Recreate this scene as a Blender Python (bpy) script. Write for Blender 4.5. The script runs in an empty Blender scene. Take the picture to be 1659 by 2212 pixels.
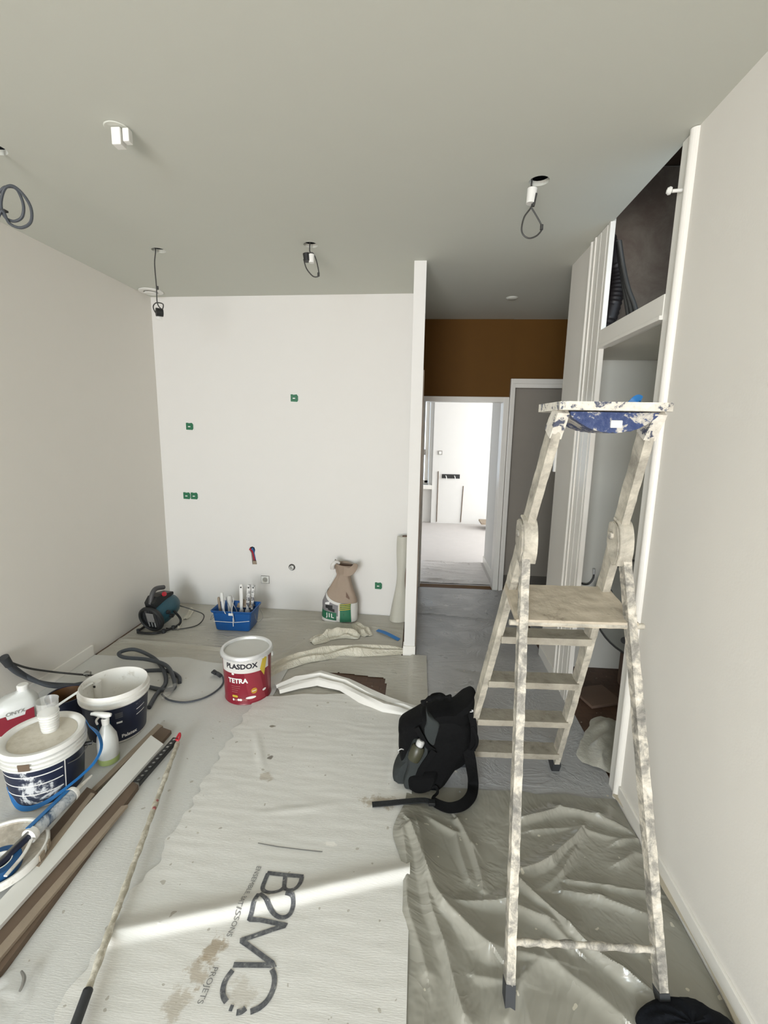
import bpy, bmesh, math, random
from mathutils import Vector, Matrix, noise
random.seed(7)
PI = math.pi
SC = bpy.context.scene
COL = SC.collection

# ------------------------------------------------------------------ camera
FPX = 993.2037; YAW, PITCH, ROLL = -0.0742, 0.1736, 0.018
_f = Vector((math.sin(YAW)*math.cos(PITCH), math.cos(YAW)*math.cos(PITCH), -math.sin(PITCH)))
_r = Vector((math.cos(YAW), -math.sin(YAW), 0)); _u = _r.cross(_f)
RX = _r*math.cos(ROLL) + _u*math.sin(ROLL); UX = -_r*math.sin(ROLL) + _u*math.cos(ROLL); FX_ = _f
EYE = Vector((0, 0, 1.6))
cam = bpy.data.objects.new('camera', bpy.data.cameras.new('camera')); COL.objects.link(cam)
cam.data.sensor_fit = 'HORIZONTAL'; cam.data.sensor_width = 36; cam.data.lens = 36*FPX/1659
cam.data.clip_start = 0.02; cam.data.clip_end = 60
cam.matrix_world = Matrix(((RX.x, UX.x, -FX_.x, EYE.x), (RX.y, UX.y, -FX_.y, EYE.y), (RX.z, UX.z, -FX_.z, EYE.z), (0, 0, 0, 1)))
SC.camera = cam
def ray(u, v): return RX*((u-829.5)/FPX) + UX*((1106-v)/FPX) + FX_
def PZ(u, v, z=0.0): d = ray(u, v); return EYE + d*((z-1.6)/d.z)      # where a line of sight meets the height z
def PY(u, v, y): d = ray(u, v); return EYE + d*(y/d.y)
def PX(u, v, x): d = ray(u, v); return EYE + d*(x/d.x)

# ------------------------------------------------------------------ light
SC.view_settings.view_transform = 'Standard'; SC.view_settings.look = 'None'
SC.view_settings.gamma = 1; SC.view_settings.use_curve_mapping = False
SC.view_settings.exposure = 0.25
W = bpy.data.worlds.new('sky'); SC.world = W; W.use_nodes = True
W.node_tree.nodes['Background'].inputs[0].default_value = (0.72, 0.86, 1.0, 1)
W.node_tree.nodes['Background'].inputs[1].default_value = 2.4
def area(name, loc, target, sx, sy, power, color, spread=180):
    L = bpy.data.lights.new(name, 'AREA'); L.shape = 'RECTANGLE'; L.size = sx; L.size_y = sy
    L.energy = power; L.color = color; L.spread = math.radians(spread)
    o = bpy.data.objects.new(name, L); COL.objects.link(o); o.location = loc
    o.rotation_euler = (Vector(target)-Vector(loc)).to_track_quat('-Z', 'Y').to_euler(); return o
# daylight falling in through the balcony doors behind the camera: cool from the sky, plus a warm upward lamp added to tint the wall tops
area('window_daylight', (-1.15, -3.62, 1.40), (-0.5, 3.0, -0.1), 1.6, 1.9, 142, (0.84, 0.94, 1.0), 165)
area('warm_upward_fill', (-0.75, -3.62, 0.75), (-0.5, 3.85, 3.1), 2.4, 0.9, 30, (1.0, 0.70, 0.49), 105)
# lamp added to brighten the far room, at an invented side window
area('far_room_fill', (4.45, 6.6, 1.45), (0.4, 6.9, 1.2), 2.0, 1.8, 165, (1.0, 0.99, 0.98))
SC.cycles.max_bounces = 8; SC.cycles.diffuse_bounces = 6; SC.cycles.use_denoising = True

# ------------------------------------------------------------------ materials
def srgb(r, g, b):
    f = lambda c: (c/255/12.92) if c/255 <= .04045 else ((c/255+.055)/1.055)**2.4
    return (f(r), f(g), f(b), 1)
class NT:
    def __init__(s, name, rough=.6, metal=0.0, spec=.5):
        s.m = bpy.data.materials.new(name); s.m.use_nodes = True
        s.t = s.m.node_tree; s.b = s.t.nodes['Principled BSDF']
        s.b.inputs['Roughness'].default_value = rough; s.b.inputs['Metallic'].default_value = metal
        s.b.inputs['Specular IOR Level'].default_value = spec
        s.co = s.t.nodes.new('ShaderNodeTexCoord')
    def n(s, typ, **kw):
        x = s.t.nodes.new(typ)
        for k, v in kw.items(): setattr(x, k, v)
        return x
    def link(s, a, b): s.t.links.new(a, b)
    def coord(s, scale=(1, 1, 1), rot=(0, 0, 0), obj=True):
        mp = s.n('ShaderNodeMapping'); mp.inputs['Scale'].default_value = scale; mp.inputs['Rotation'].default_value = rot
        s.link(s.co.outputs['Object'], mp.inputs[0]); return mp.outputs[0]
    def noise(s, scale, detail=4, rough=.6, vec=None, dist=0):
        x = s.n('ShaderNodeTexNoise'); x.inputs['Scale'].default_value = scale; x.inputs['Detail'].default_value = detail
        x.inputs['Roughness'].default_value = rough; x.inputs['Distortion'].default_value = dist
        s.link(vec if vec is not None else s.co.outputs['Object'], x.inputs['Vector']); return x.outputs['Fac']
    def ramp(s, fac, stops):
        x = s.n('ShaderNodeValToRGB'); s.link(fac, x.inputs[0]); e = x.color_ramp.elements
        while len(e) < len(stops): e.new(.5)
        for i, (p, c) in enumerate(stops): e[i].position = p; e[i].color = c
        return x.outputs[0]
    def mix(s, fac, a, b):
        x = s.n('ShaderNodeMix', data_type='RGBA')
        if isinstance(fac, (int, float)): x.inputs[0].default_value = fac
        else: s.link(fac, x.inputs[0])
        for i, c in ((6, a), (7, b)):
            if isinstance(c, tuple): x.inputs[i].default_value = c
            else: s.link(c, x.inputs[i])
        return x.outputs[2]
    def math(s, op, a, b=0.0):
        x = s.n('ShaderNodeMath', operation=op)
        for i, c in enumerate((a, b)):
            if isinstance(c, (int, float)): x.inputs[i].default_value = c
            else: s.link(c, x.inputs[i])
        return x.outputs[0]
    def color(s, c):
        if isinstance(c, tuple): s.b.inputs['Base Color'].default_value = c
        else: s.link(c, s.b.inputs['Base Color'])
        return s
    def bump(s, h, strength=.3, dist=.01):
        x = s.n('ShaderNodeBump'); x.inputs['Strength'].default_value = strength; x.inputs['Distance'].default_value = dist
        s.link(h, x.inputs['Height']); s.link(x.outputs[0], s.b.inputs['Normal']); return s
BW = lambda v: (v, v, v, 1)

def plain(name, c, rough=.55, metal=0.0, var=.06, bump=.08, bscale=60, spec=.5):
    m = NT(name, rough, metal, spec)
    d = tuple(max(0, x*(1-var*2)) for x in c[:3])+(1,)
    m.color(m.mix(m.noise(9), d, c)); m.bump(m.noise(bscale, 3), bump, .003); return m.m
def dirty(name, base, dirt, lo=.52, hi=.66, scale=14, rough=.6, bump=.25, metal=0.0, bscale=40):
    m = NT(name, rough, metal); m.color(m.ramp(m.noise(scale, 6, .7), [(lo, base), (hi, dirt)])); m.bump(m.noise(bscale, 5), bump, .004); return m.m
def two_tone(name, stops, scale=18, rough=.5, bump=.5, dist=.4, metal=0.0):
    m = NT(name, rough, metal); n = m.noise(scale, 7, .68, dist=dist)
    m.color(m.ramp(n, stops)); m.bump(m.noise(scale*2.5, 5), bump, .004); return m.m

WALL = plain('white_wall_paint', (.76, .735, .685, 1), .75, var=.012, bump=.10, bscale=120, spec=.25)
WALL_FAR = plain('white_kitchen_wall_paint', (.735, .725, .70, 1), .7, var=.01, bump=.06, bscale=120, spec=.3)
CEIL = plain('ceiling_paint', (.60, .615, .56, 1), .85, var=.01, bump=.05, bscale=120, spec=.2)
GLOSSW = plain('white_satin_trim_paint', (.82, .80, .75, 1), .28, var=.02, bump=.12, bscale=35)
BROWN = plain('brown_ochre_wall_paint', (.125, .055, .006, 1), .7, var=.04, bump=.1, bscale=80, spec=.25)
GREYDOOR = plain('grey_painted_door', (.27, .245, .21, 1), .6, var=.05)
DARKKICK = plain('dark_kick_board', (.10, .09, .075, 1), .6)
PLASTER = two_tone('darkened_bare_plaster', [(.35, (.15, .11, .085, 1)), (.6, (.22, .18, .14, 1))], 5, .9, .4)  # bare plaster, its colour darkened to put shade into the upper cupboard
DUSK = plain('dusty_brown_plank', (.10, .062, .04, 1), .75, var=.25, bump=.3, bscale=30)
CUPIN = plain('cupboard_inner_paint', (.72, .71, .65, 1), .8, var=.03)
BLACKV = plain('light_blocker_black', (.012, .009, .007, 1), .95, spec=.1)
# parquet
m = NT('brown_parquet', .6); v = m.coord((1, 1, 1)); br = m.n('ShaderNodeTexBrick'); m.link(v, br.inputs['Vector'])
br.inputs['Scale'].default_value = 6; br.inputs['Color1'].default_value = (.115, .06, .036, 1); br.inputs['Color2'].default_value = (.085, .045, .028, 1)
br.inputs['Mortar'].default_value = (.02, .012, .008, 1); br.inputs['Mortar Size'].default_value = .004
m.color(m.mix(m.math('GREATER_THAN', m.noise(34, 3), .69), br.outputs['Color'], (.30, .25, .2, 1))); m.bump(m.noise(50), .2); PARQ = m.m

def film_mat(name, c1, c2, rough=.32, stretch=(1, 6, 1), rot=.15, bs=.55, stains=True, sc=2.2, bd=.012):
    m = NT(name, rough, 0, .5)
    v = m.coord(stretch, (0, 0, rot))
    w1 = m.noise(sc, 5, .62, v, 1.3); w2 = m.noise(sc*3.6, 3, .5, v, 2.2)
    ridge = m.math('SUBTRACT', 1.0, m.math('MULTIPLY', m.math('ABSOLUTE', m.math('SUBTRACT', w1, .5)), 16.0))
    ridge = m.math('MAXIMUM', ridge, 0.0)
    h = m.math('ADD', m.math('MULTIPLY', ridge, .8), m.math('MULTIPLY', w2, .8))
    col = m.mix(m.noise(1.6, 4), c1, c2)
    if stains:
        sp = m.math('GREATER_THAN', m.noise(26, 2, .4), .735)
        col = m.mix(m.math('MULTIPLY', sp, .75), col, (.62, .58, .48, 1))
    m.color(col); m.bump(h, bs, bd)
    m.link(m.ramp(m.noise(5, 3), [(.3, BW(rough*.7)), (.7, BW(rough*1.4))]), m.b.inputs['Roughness'])
    return m.m
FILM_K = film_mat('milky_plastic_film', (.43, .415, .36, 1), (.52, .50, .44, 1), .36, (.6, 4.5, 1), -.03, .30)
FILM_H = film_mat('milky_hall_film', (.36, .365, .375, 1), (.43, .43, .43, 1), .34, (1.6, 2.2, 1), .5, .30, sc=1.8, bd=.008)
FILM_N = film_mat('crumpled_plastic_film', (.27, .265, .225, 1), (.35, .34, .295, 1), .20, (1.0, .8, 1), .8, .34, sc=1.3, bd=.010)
FILM_B = film_mat('bunched_plastic_film', (.60, .57, .47, 1), (.68, .65, .55, 1), .35, (1, 1, 1), 0, .5, False, sc=6)
m = NT('standing_film', .3); m.color(m.mix(m.noise(4), (.50, .49, .42, 1), (.62, .61, .54, 1))); m.bump(m.noise(9, 4, .6, m.coord((3, 3, .5))), .5, .01)
m.b.inputs['Alpha'].default_value = .86; FILM_S = m.m

def fleece(name, c1, c2, spots):
    m = NT(name, .8, 0, .25)
    col = m.mix(m.noise(3, 5), c1, c2)
    v = m.coord((2, 18, 1))
    grain = m.noise(16, 5, .7, v)
    col = m.mix(m.ramp(grain, [(.60, BW(0)), (.74, BW(.5))]), col, (.74, .73, .68, 1))
    sp = m.math('GREATER_THAN', m.noise(30, 1.5, .35), .745)
    col = m.mix(m.math('MULTIPLY', sp, .55), col, (.30, .27, .21, 1))
    geo = m.n('ShaderNodeNewGeometry')
    wob = m.noise(22, 5, .7)
    for (x, y, rx, ry, c, st) in spots:
        mp = m.n('ShaderNodeVectorMath', operation='SUBTRACT'); m.link(geo.outputs['Position'], mp.inputs[0]); mp.inputs[1].default_value = (x, y, .01)
        m2 = m.n('ShaderNodeVectorMath', operation='MULTIPLY'); m.link(mp.outputs[0], m2.inputs[0]); m2.inputs[1].default_value = (1/rx, 1/ry, 0)
        ln = m.n('ShaderNodeVectorMath', operation='LENGTH'); m.link(m2.outputs[0], ln.inputs[0])
        d = m.math('ADD', ln.outputs['Value'], m.math('MULTIPLY', m.math('SUBTRACT', wob, .5), 3.2))
        col = m.mix(m.ramp(d, [(.55, BW(st)), (1.0, BW(0))]), col, c)
    m.color(col); m.bump(m.math('ADD', grain, m.noise(5, 4)), .26, .005); return m.m
BR = (.36, .30, .21, 1)
FLEECE_R = fleece('white_fleece_underlay', (.66, .655, .62, 1), (.73, .725, .69, 1),
    [(-.12, 1.745, .10, .035, BR, .7), (-.585, 1.12, .035, .05, (.33, .26, .17, 1), .75), (-.61, 1.06, .04, .035, (.36, .29, .2, 1), .6), (-.46, 1.02, .05, .04, BR, .3), (-.66, 1.84, .03, .03, BR, .5),
     (-.68, 1.96, .015, .015, (.1, .08, .06, 1), .8), (-.75, 2.2, .02, .012, (.12, .1, .06, 1), .8), (-.63, .98, .04, .05, BR, .5), (-.30, 1.52, .03, .01, (.85, .83, .78, 1), .9)])
FLEECE_L = fleece('grey_white_fleece_underlay', (.57, .575, .555, 1), (.66, .66, .63, 1), [(-1.75, 1.15, .2, .12, (.45, .5, .52, 1), .5), (-1.2, .98, .02, .02, (.1, .1, .1, 1), .7)])
WHITECLOTH = plain('white_underlay_flap', (.80, .79, .75, 1), .75, var=.05, bump=.3, bscale=24)
INK = two_tone('worn_grey_ink', [(.42, (.075, .08, .09, 1)), (.60, (.16, .165, .17, 1)), (.68, (.45, .44, .42, 1))], 60, .8, .1)
INK2 = plain('grey_small_print', (.22, .22, .215, 1), .8)
# ladder
LADW = two_tone('paint_crusted_aluminium', [(.30, (.22, .205, .17, 1)), (.44, (.37, .345, .29, 1)), (.58, (.52, .485, .405, 1)), (.72, (.68, .64, .55, 1))], 13, .55, .8)
LADG = two_tone('paint_crusted_grey_leg', [(.33, (.15, .145, .13, 1)), (.46, (.30, .285, .25, 1)), (.56, (.56, .52, .44, 1)), (.7, (.74, .70, .62, 1))], 20, .5, .9)
LADP = two_tone('cream_paint_crusted_board', [(.30, (.26, .22, .17, 1)), (.40, (.44, .385, .30, 1)), (.65, (.52, .455, .36, 1))], 12, .6, .7)
LADD = two_tone('darker_tread_paint', [(.32, (.18, .165, .13, 1)), (.45, (.30, .275, .225, 1)), (.68, (.38, .35, .285, 1))], 12, .7, .6)  # darker mix than the platform board, for the treads only
LADB = two_tone('blue_plastic_under_paint', [(.40, (.02, .04, .13, 1)), (.50, (.045, .07, .17, 1)), (.53, (.42, .40, .36, 1)), (.7, (.66, .63, .56, 1))], 26, .4, .6)
LADT = two_tone('spattered_tray_rim', [(.40, (.06, .07, .11, 1)), (.44, (.58, .55, .48, 1)), (.7, (.80, .77, .70, 1))], 22, .5, .7)
RUBBER = plain('dark_rubber', (.035, .038, .042, 1), .6)
# generic
WPLAS = plain('white_plastic', (.80, .80, .77, 1), .35, var=.03, bump=.05)
WPLASD = dirty('stained_white_plastic', (.78, .77, .73, 1), (.42, .38, .30, 1), .56, .75, 12, .45, .15)
LIDM = dirty('dusty_lid', (.66, .62, .53, 1), (.44, .39, .30, 1), .48, .7, 7, .55, .12)
NAVY = plain('navy_label', (.012, .018, .045, 1), .4, var=.2)
NAVYD = two_tone('navy_label_smeared', [(.50, (.012, .018, .045, 1)), (.56, (.05, .06, .09, 1)), (.60, (.62, .64, .66, 1))], 9, .45, .2)
TEAL = plain('teal_label_frame', (.01, .09, .17, 1), .4)
WINK = plain('white_print', (.80, .80, .78, 1), .5, var=.02, bump=.02)
RED = plain('crimson_label', (.235, .010, .026, 1), .33, var=.1)
REDL = plain('lighter_crimson_facet', (.29, .028, .045, 1), .33, var=.1)
YEL = plain('yellow_print', (.56, .42, .04, 1), .4)
ORA = plain('orange_seal', (.50, .27, .03, 1), .4)
BLK = plain('black_print', (.02, .02, .03, 1), .4)
SALMON = plain('faded_red_print', (.34, .10, .10, 1), .5)
METAL = plain('bright_tin', (.76, .77, .77, 1), .3, .45, .03)
TINLID = plain('matt_grey_tin_lid', (.60, .60, .57, 1), .5, .15, .02)
STEEL = plain('dull_steel', (.34, .34, .33, 1), .35, .9)
BLUE = dirty('blue_plastic_tub', (.006, .085, .30, 1), (.10, .24, .42, 1), .62, .72, 22, .4, .1)
BLUET = plain('blue_masking_tape', (.012, .17, .48, 1), .45, var=.15)
BLUED = plain('deep_blue_tape_roll', (.008, .085, .24, 1), .5, var=.2)
TEALM = plain('teal_heater_enamel', (.016, .085, .12, 1), .4, var=.2)
BLKM = plain('black_enamel', (.016, .017, .018, 1), .45, var=.1)
GRILL = plain('grey_heater_grille', (.12, .12, .13, 1), .4, .4)
HOSE = plain('dark_grey_hose', (.075, .085, .10, 1), .6, var=.2)
CABLE = plain('dark_cable', (.045, .045, .043, 1), .5)
GREEN = plain('green_socket_cover', (.012, .17, .075, 1), .5, var=.2)
GREENB = two_tone('green_bag_print', [(.36, (.006, .05, .03, 1)), (.42, (.015, .14, .07, 1))], 22, .5, .1)
KRAFT = plain('brown_kraft_paper', (.36, .28, .215, 1), .75, var=.12, bump=.5, bscale=20)
KRAFTD = plain('dark_kraft_inside', (.17, .11, .08, 1), .8)
BAGW = plain('white_bag_print', (.66, .65, .62, 1), .5, var=.04, bump=.3, bscale=20)
BAGG = plain('grey_bag_print', (.28, .27, .28, 1), .5, var=.25)
WOOD = plain('brown_wooden_plank', (.17, .118, .080, 1), .7, var=.22, bump=.25, bscale=25)
WOODL = plain('pale_wooden_batten', (.36, .29, .215, 1), .7, var=.2, bump=.3)
PVC = plain('white_pvc_board', (.70, .70, .66, 1), .4, var=.02, bump=.02)
POLE = dirty('plaster_spattered_pole', (.42, .39, .31, 1), (.68, .65, .56, 1), .45, .62, 40, .6, .5)
FABK = plain('black_backpack_fabric', (.0022, .0025, .003, 1), .85, var=.2, bump=.4, bscale=90, spec=.2)
FABG = plain('charcoal_backpack_fabric', (.040, .046, .046, 1), .85, var=.15, bump=.2, bscale=90, spec=.2)
OLIVE = plain('olive_bottle', (.045, .045, .026, 1), .4)
NAVYF = plain('dark_navy_fabric', (.008, .010, .015, 1), .9, var=.3, bump=.8, bscale=40, spec=.2)
RUST = plain('rusty_brown_inside', (.13, .055, .012, 1), .6, var=.3)
def glassy(name, c, alpha, rough=.12):
    m = NT(name, rough); m.color(c); m.b.inputs['Alpha'].default_value = alpha; m.bump(m.noise(20), .1, .003); return m.m
CLEAR = glassy('clear_plastic', (.80, .81, .79, 1), .24)
MILKY = glassy('milky_translucent_plastic', (.66, .68, .66, 1), .86, .35)
GLASS = glassy('window_glass', (.8, .9, 1, 1), .12, .05)
LIMEL = plain('lime_liquid', (.34, .42, .16, 1), .3)
REDP = plain('red_plastic', (.45, .02, .035, 1), .4)
BLUEP = plain('blue_pipe', (.03, .12, .30, 1), .45)

# ------------------------------------------------------------------ mesh helpers
def wloc(o):
    v = Vector((0, 0, 0))
    while o: v = v + o.location; o = o.parent
    return v
def finish(bm, smooth=False):
    bmesh.ops.recalc_face_normals(bm, faces=bm.faces)
    for f in bm.faces: f.smooth = smooth
def obj(name, bm, mat, parent=None, smooth=False, label=None, recalc=True, flat_angle=None):
    """one mesh object, given in world space"""
    if recalc: bmesh.ops.recalc_face_normals(bm, faces=bm.faces)
    for f in bm.faces: f.smooth = smooth
    if smooth:
        for e in bm.edges:
            if len(e.link_faces) == 2 and e.calc_face_angle(0) > .7: e.smooth = False
    if parent is None:
        xs = [v.co for v in bm.verts]
        o0 = Vector(((min(c.x for c in xs)+max(c.x for c in xs))/2, (min(c.y for c in xs)+max(c.y for c in xs))/2, min(c.z for c in xs)))
    else: o0 = wloc(parent)
    bmesh.ops.translate(bm, verts=bm.verts, vec=-o0)
    me = bpy.data.meshes.new(name); bm.to_mesh(me); bm.free(); me.materials.append(mat)
    o = bpy.data.objects.new(name, me); COL.objects.link(o)
    if parent is not None: o.parent = parent
    else: o.location = o0
    if label: o['label'] = label
    return o
def tag(o, label, cat, group=None, kind=None):
    o['label'] = label; o['category'] = cat
    if group: o['group'] = group
    if kind: o['kind'] = kind
    return o
def thing(name, label, cat, loc, group=None):
    o = bpy.data.objects.new(name, None); o.empty_display_size = .05; COL.objects.link(o); o.location = Vector(loc)
    return tag(o, label, cat, group)
def struct(name, bm, mat, parent=None, smooth=False):
    o = obj(name, bm, mat, parent, smooth)
    if parent is None: o['kind'] = 'structure'
    return o
def NB(): return bmesh.new()
def box(bm, a, b, bev=0.0, rot=None, piv=None):
    a, b = Vector(a), Vector(b)
    r = bmesh.ops.create_cube(bm, size=1); vs = r['verts']
    for v in vs: v.co = Vector(((a.x+b.x)/2+v.co.x*(b.x-a.x), (a.y+b.y)/2+v.co.y*(b.y-a.y), (a.z+b.z)/2+v.co.z*(b.z-a.z)))
    if bev:
        es = list({e for v in vs for e in v.link_edges})
        r2 = bmesh.ops.bevel(bm, geom=es, offset=bev, segments=2, affect='EDGES', profile=.7); vs = list({v for f in r2['faces'] for v in f.verts} | {v for v in vs if v.is_valid})
    if rot: bmesh.ops.rotate(bm, verts=vs, cent=piv or (a+b)/2, matrix=rot)
    return vs
def bx(a, b, bev=0.0, rot=None, piv=None): bm = NB(); box(bm, a, b, bev, rot, piv); return bm
def frame_of(t, up=Vector((0, 0, 1))):
    t = t.normalized()
    if abs(t.dot(up)) > .98: up = Vector((0, 1, 0)) if abs(t.y) < .9 else Vector((1, 0, 0))
    s = t.cross(up).normalized(); return s, s.cross(t).normalized()
def ring_loft(bm, rings, closed=True, cap=True):
    vr = [[bm.verts.new(p) for p in r] for r in rings]; n = len(vr[0])
    for a, b in zip(vr, vr[1:]):
        for i in range(n if closed else n-1):
            j = (i+1) % n; bm.faces.new((a[i], a[j], b[j], b[i]))
    if cap and closed:
        bm.faces.new(vr[0][::-1]); bm.faces.new(vr[-1])
    return vr
def smoothpath(pts, k=6, closed=False):
    pts = [Vector(p) for p in pts]; out = []; n = len(pts)
    if k <= 1: return pts
    rng = range(n if closed else n-1)
    for i in rng:
        g = (lambda j: pts[j % n]) if closed else (lambda j: pts[max(0, min(n-1, j))])
        p0, p1, p2, p3 = g(i-1), g(i), g(i+1), g(i+2)
        for q in range(k):
            t = q/k; out.append(.5*((2*p1)+(-p0+p2)*t+(2*p0-5*p1+4*p2-p3)*t*t+(-p0+3*p1-3*p2+p3)*t**3))
    if not closed: out.append(pts[-1])
    return out
def tube(bm, pts, r, seg=10, k=6, cap=True, rib=None):
    P = smoothpath(pts, k); rings = []; s = None
    for i, p in enumerate(P):
        t = (P[min(i+1, len(P)-1)]-P[max(i-1, 0)])
        if t.length < 1e-7: t = Vector((0, 0, 1))
        t.normalize()
        if s is None: s, u = frame_of(t)
        else:
            s = (s-t*s.dot(t)); s = s.normalized() if s.length > 1e-5 else frame_of(t)[0]
            u = s.cross(t).normalized()
        rr = r(i/(len(P)-1)) if callable(r) else r
        if rib: rr *= 1+rib*(i % 2)
        rings.append([p+(s*math.cos(2*PI*j/seg)+u*math.sin(2*PI*j/seg))*rr for j in range(seg)])
    ring_loft(bm, rings, True, cap); return bm
def strap(bm, pts, width, thick, face, k=6):
    """flat band; face = direction its flat side looks to (vector or function of 0..1)"""
    P = smoothpath(pts, k); rings = []
    for i, p in enumerate(P):
        t = (P[min(i+1, len(P)-1)]-P[max(i-1, 0)]).normalized(); q = i/(len(P)-1)
        f = Vector(face(q) if callable(face) else face); s = t.cross(f)
        s = s.normalized() if s.length > 1e-5 else frame_of(t)[0]; nn = s.cross(t).normalized()
        w = (width(q) if callable(width) else width)/2; h = thick/2
        rings.append([p+s*w*.92+nn*h, p+s*w, p+s*w*.92-nn*h, p-s*w*.92-nn*h, p-s*w, p-s*w*.92+nn*h])
    ring_loft(bm, rings); return bm
def lathe(bm, prof, c, seg=40, axis=None, arc=None, cap=False):
    """prof: (radius, height) list; c base centre; axis optional direction"""
    c = Vector(c); ax = Vector(axis).normalized() if axis else Vector((0, 0, 1))
    s, u = frame_of(ax) if axis else (Vector((1, 0, 0)), Vector((0, 1, 0)))
    a0, a1 = arc if arc else (0, 2*PI); closed = arc is None; m = seg if closed else seg+1
    rings = [[c+ax*h+(s*math.cos(a0+(a1-a0)*j/seg)+u*math.sin(a0+(a1-a0)*j/seg))*max(r, 1e-4) for j in range(m)] for r, h in prof]
    ring_loft(bm, rings, closed, cap); return bm
def cyl(bm, p, q, r, r2=None, seg=20):
    p, q = Vector(p), Vector(q); t = q-p; s, u = frame_of(t); r2 = r if r2 is None else r2
    ring_loft(bm, [[a+(s*math.cos(2*PI*j/seg)+u*math.sin(2*PI*j/seg))*rr for j in range(seg)] for a, rr in ((p, r), (q, r2))]); return bm
def prism(bm, pts, d):
    """polygon extruded by vector d"""
    d = Vector(d); ring_loft(bm, [[Vector(p) for p in pts], [Vector(p)+d for p in pts]]); return bm
def bar(bm, p, q, w, h, up=(0, 0, 1), rough=0.0, n=1, seed=0):
    """rectangular bar from p to q, w across, h along `up`; optional crusted surface"""
    p, q = Vector(p), Vector(q); t = (q-p).normalized(); up = Vector(up); s = t.cross(up).normalized(); nn = s.cross(t)
    sec = []
    m = 3 if rough else 1
    cor = [(-1, -1), (1, -1), (1, 1), (-1, 1)]
    for i in range(4):
        a, b = cor[i], cor[(i+1) % 4]
        for j in range(m): f = j/m; sec.append(((a[0]+(b[0]-a[0])*f)*w/2, (a[1]+(b[1]-a[1])*f)*h/2))
    rings = []
    for i in range(n+1):
        c = p.lerp(q, i/n); r = []
        for (x, y) in sec:
            v = c+s*x+nn*y
            if rough:
                k = noise.noise(v*28+Vector((seed, 0, 0)))*rough+noise.noise(v*75+Vector((0, seed, 0)))*rough*.5+rough*.3
                v = v+(s*x+nn*y).normalized()*k
            r.append(v)
        rings.append(r)
    ring_loft(bm, rings); return bm
def text_mesh(body, size, bold=0.0, cuts=0.01, spacing=1.0):
    """flat lettering in the xy plane cut into thin slices so that it can be bent"""
    cu = bpy.data.curves.new('tmp_text', 'FONT'); cu.body = body; cu.size = size; cu.offset = bold; cu.resolution_u = 3; cu.space_character = spacing
    cu.align_x = 'CENTER'
    o = bpy.data.objects.new('tmp_text', cu); COL.objects.link(o); bpy.context.view_layer.update()
    me = bpy.data.meshes.new_from_object(o.evaluated_get(bpy.context.evaluated_depsgraph_get()))
    bm = NB(); bm.from_mesh(me); bpy.data.objects.remove(o); bpy.data.curves.remove(cu); bpy.data.meshes.remove(me)
    xs = [v.co.x for v in bm.verts]; x = min(xs)+cuts
    while x < max(xs):
        bmesh.ops.bisect_plane(bm, geom=bm.verts[:]+bm.edges[:]+bm.faces[:], plane_co=(x, 0, 0), plane_no=(1, 0, 0)); x += cuts
    return bm
def wrap(bm, c, r0, r1, H, ang, z, lift=.0012, axis_tilt=None):
    """bend flat xy geometry on a (tapered) round wall; ang = direction of its middle, z = height of its y=0"""
    for v in bm.verts:
        h = z+v.co.y; r = r0+(r1-r0)*h/H+lift+v.co.z; a = ang+v.co.x/r
        v.co = Vector((c[0]+math.cos(a)*r, c[1]+math.sin(a)*r, c[2]+h))
    return bm
def grid2(x0, x1, y0, y1, nx, ny):
    bm = NB(); vs = [[bm.verts.new((x0+(x1-x0)*i/nx, y0+(y1-y0)*j/ny, 0)) for i in range(nx+1)] for j in range(ny+1)]
    for j in range(ny):
        for i in range(nx): bm.faces.new((vs[j][i], vs[j][i+1], vs[j+1][i+1], vs[j+1][i]))
    return bm
def holed(outer, holes, plane, d, n=None):
    """flat slab with holes; plane maps 2d to 3d, d = thickness vector"""
    bm = NB(); d = Vector(d)
    def loop(p):
        vs = [bm.verts.new(plane(*q)) for q in p]; return [bm.edges.new((vs[i], vs[(i+1) % len(vs)])) for i in range(len(vs))]
    es = loop(outer)
    for h in holes: es += loop(h)
    bmesh.ops.triangle_fill(bm, use_beauty=True, use_dissolve=False, edges=es)
    r = bmesh.ops.extrude_face_region(bm, geom=bm.faces[:]); bmesh.ops.translate(bm, verts=[g for g in r['geom'] if isinstance(g, bmesh.types.BMVert)], vec=d)
    return bm
def circ(x, y, r, n=20, ry=None): return [(x+r*math.cos(2*PI*i/n), y+(ry or r)*math.sin(2*PI*i/n)) for i in range(n)]
def copy_tree(o, loc, label=None, parent=None):
    c = o.copy(); COL.objects.link(c); c.parent = parent
    if parent is None:
        c.location = loc
        if label: c['label'] = label
    for ch in list(o.children): copy_tree(ch, None, None, c)
    return c

# ------------------------------------------------------------------ the room
H = 2.659; XL = -2.258; XR = .93; YH = 4.65
def yfar(x): return 3.892-.035*(x-XL)
bm = bx((-2.6, -3.9, -.06), (2.6, 4.7, 0)); struct('floor', bm, PARQ)
struct('wall_left', bx((XL-.12, -3.8, 0), (XL, 4.0, H)), WALL)
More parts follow.
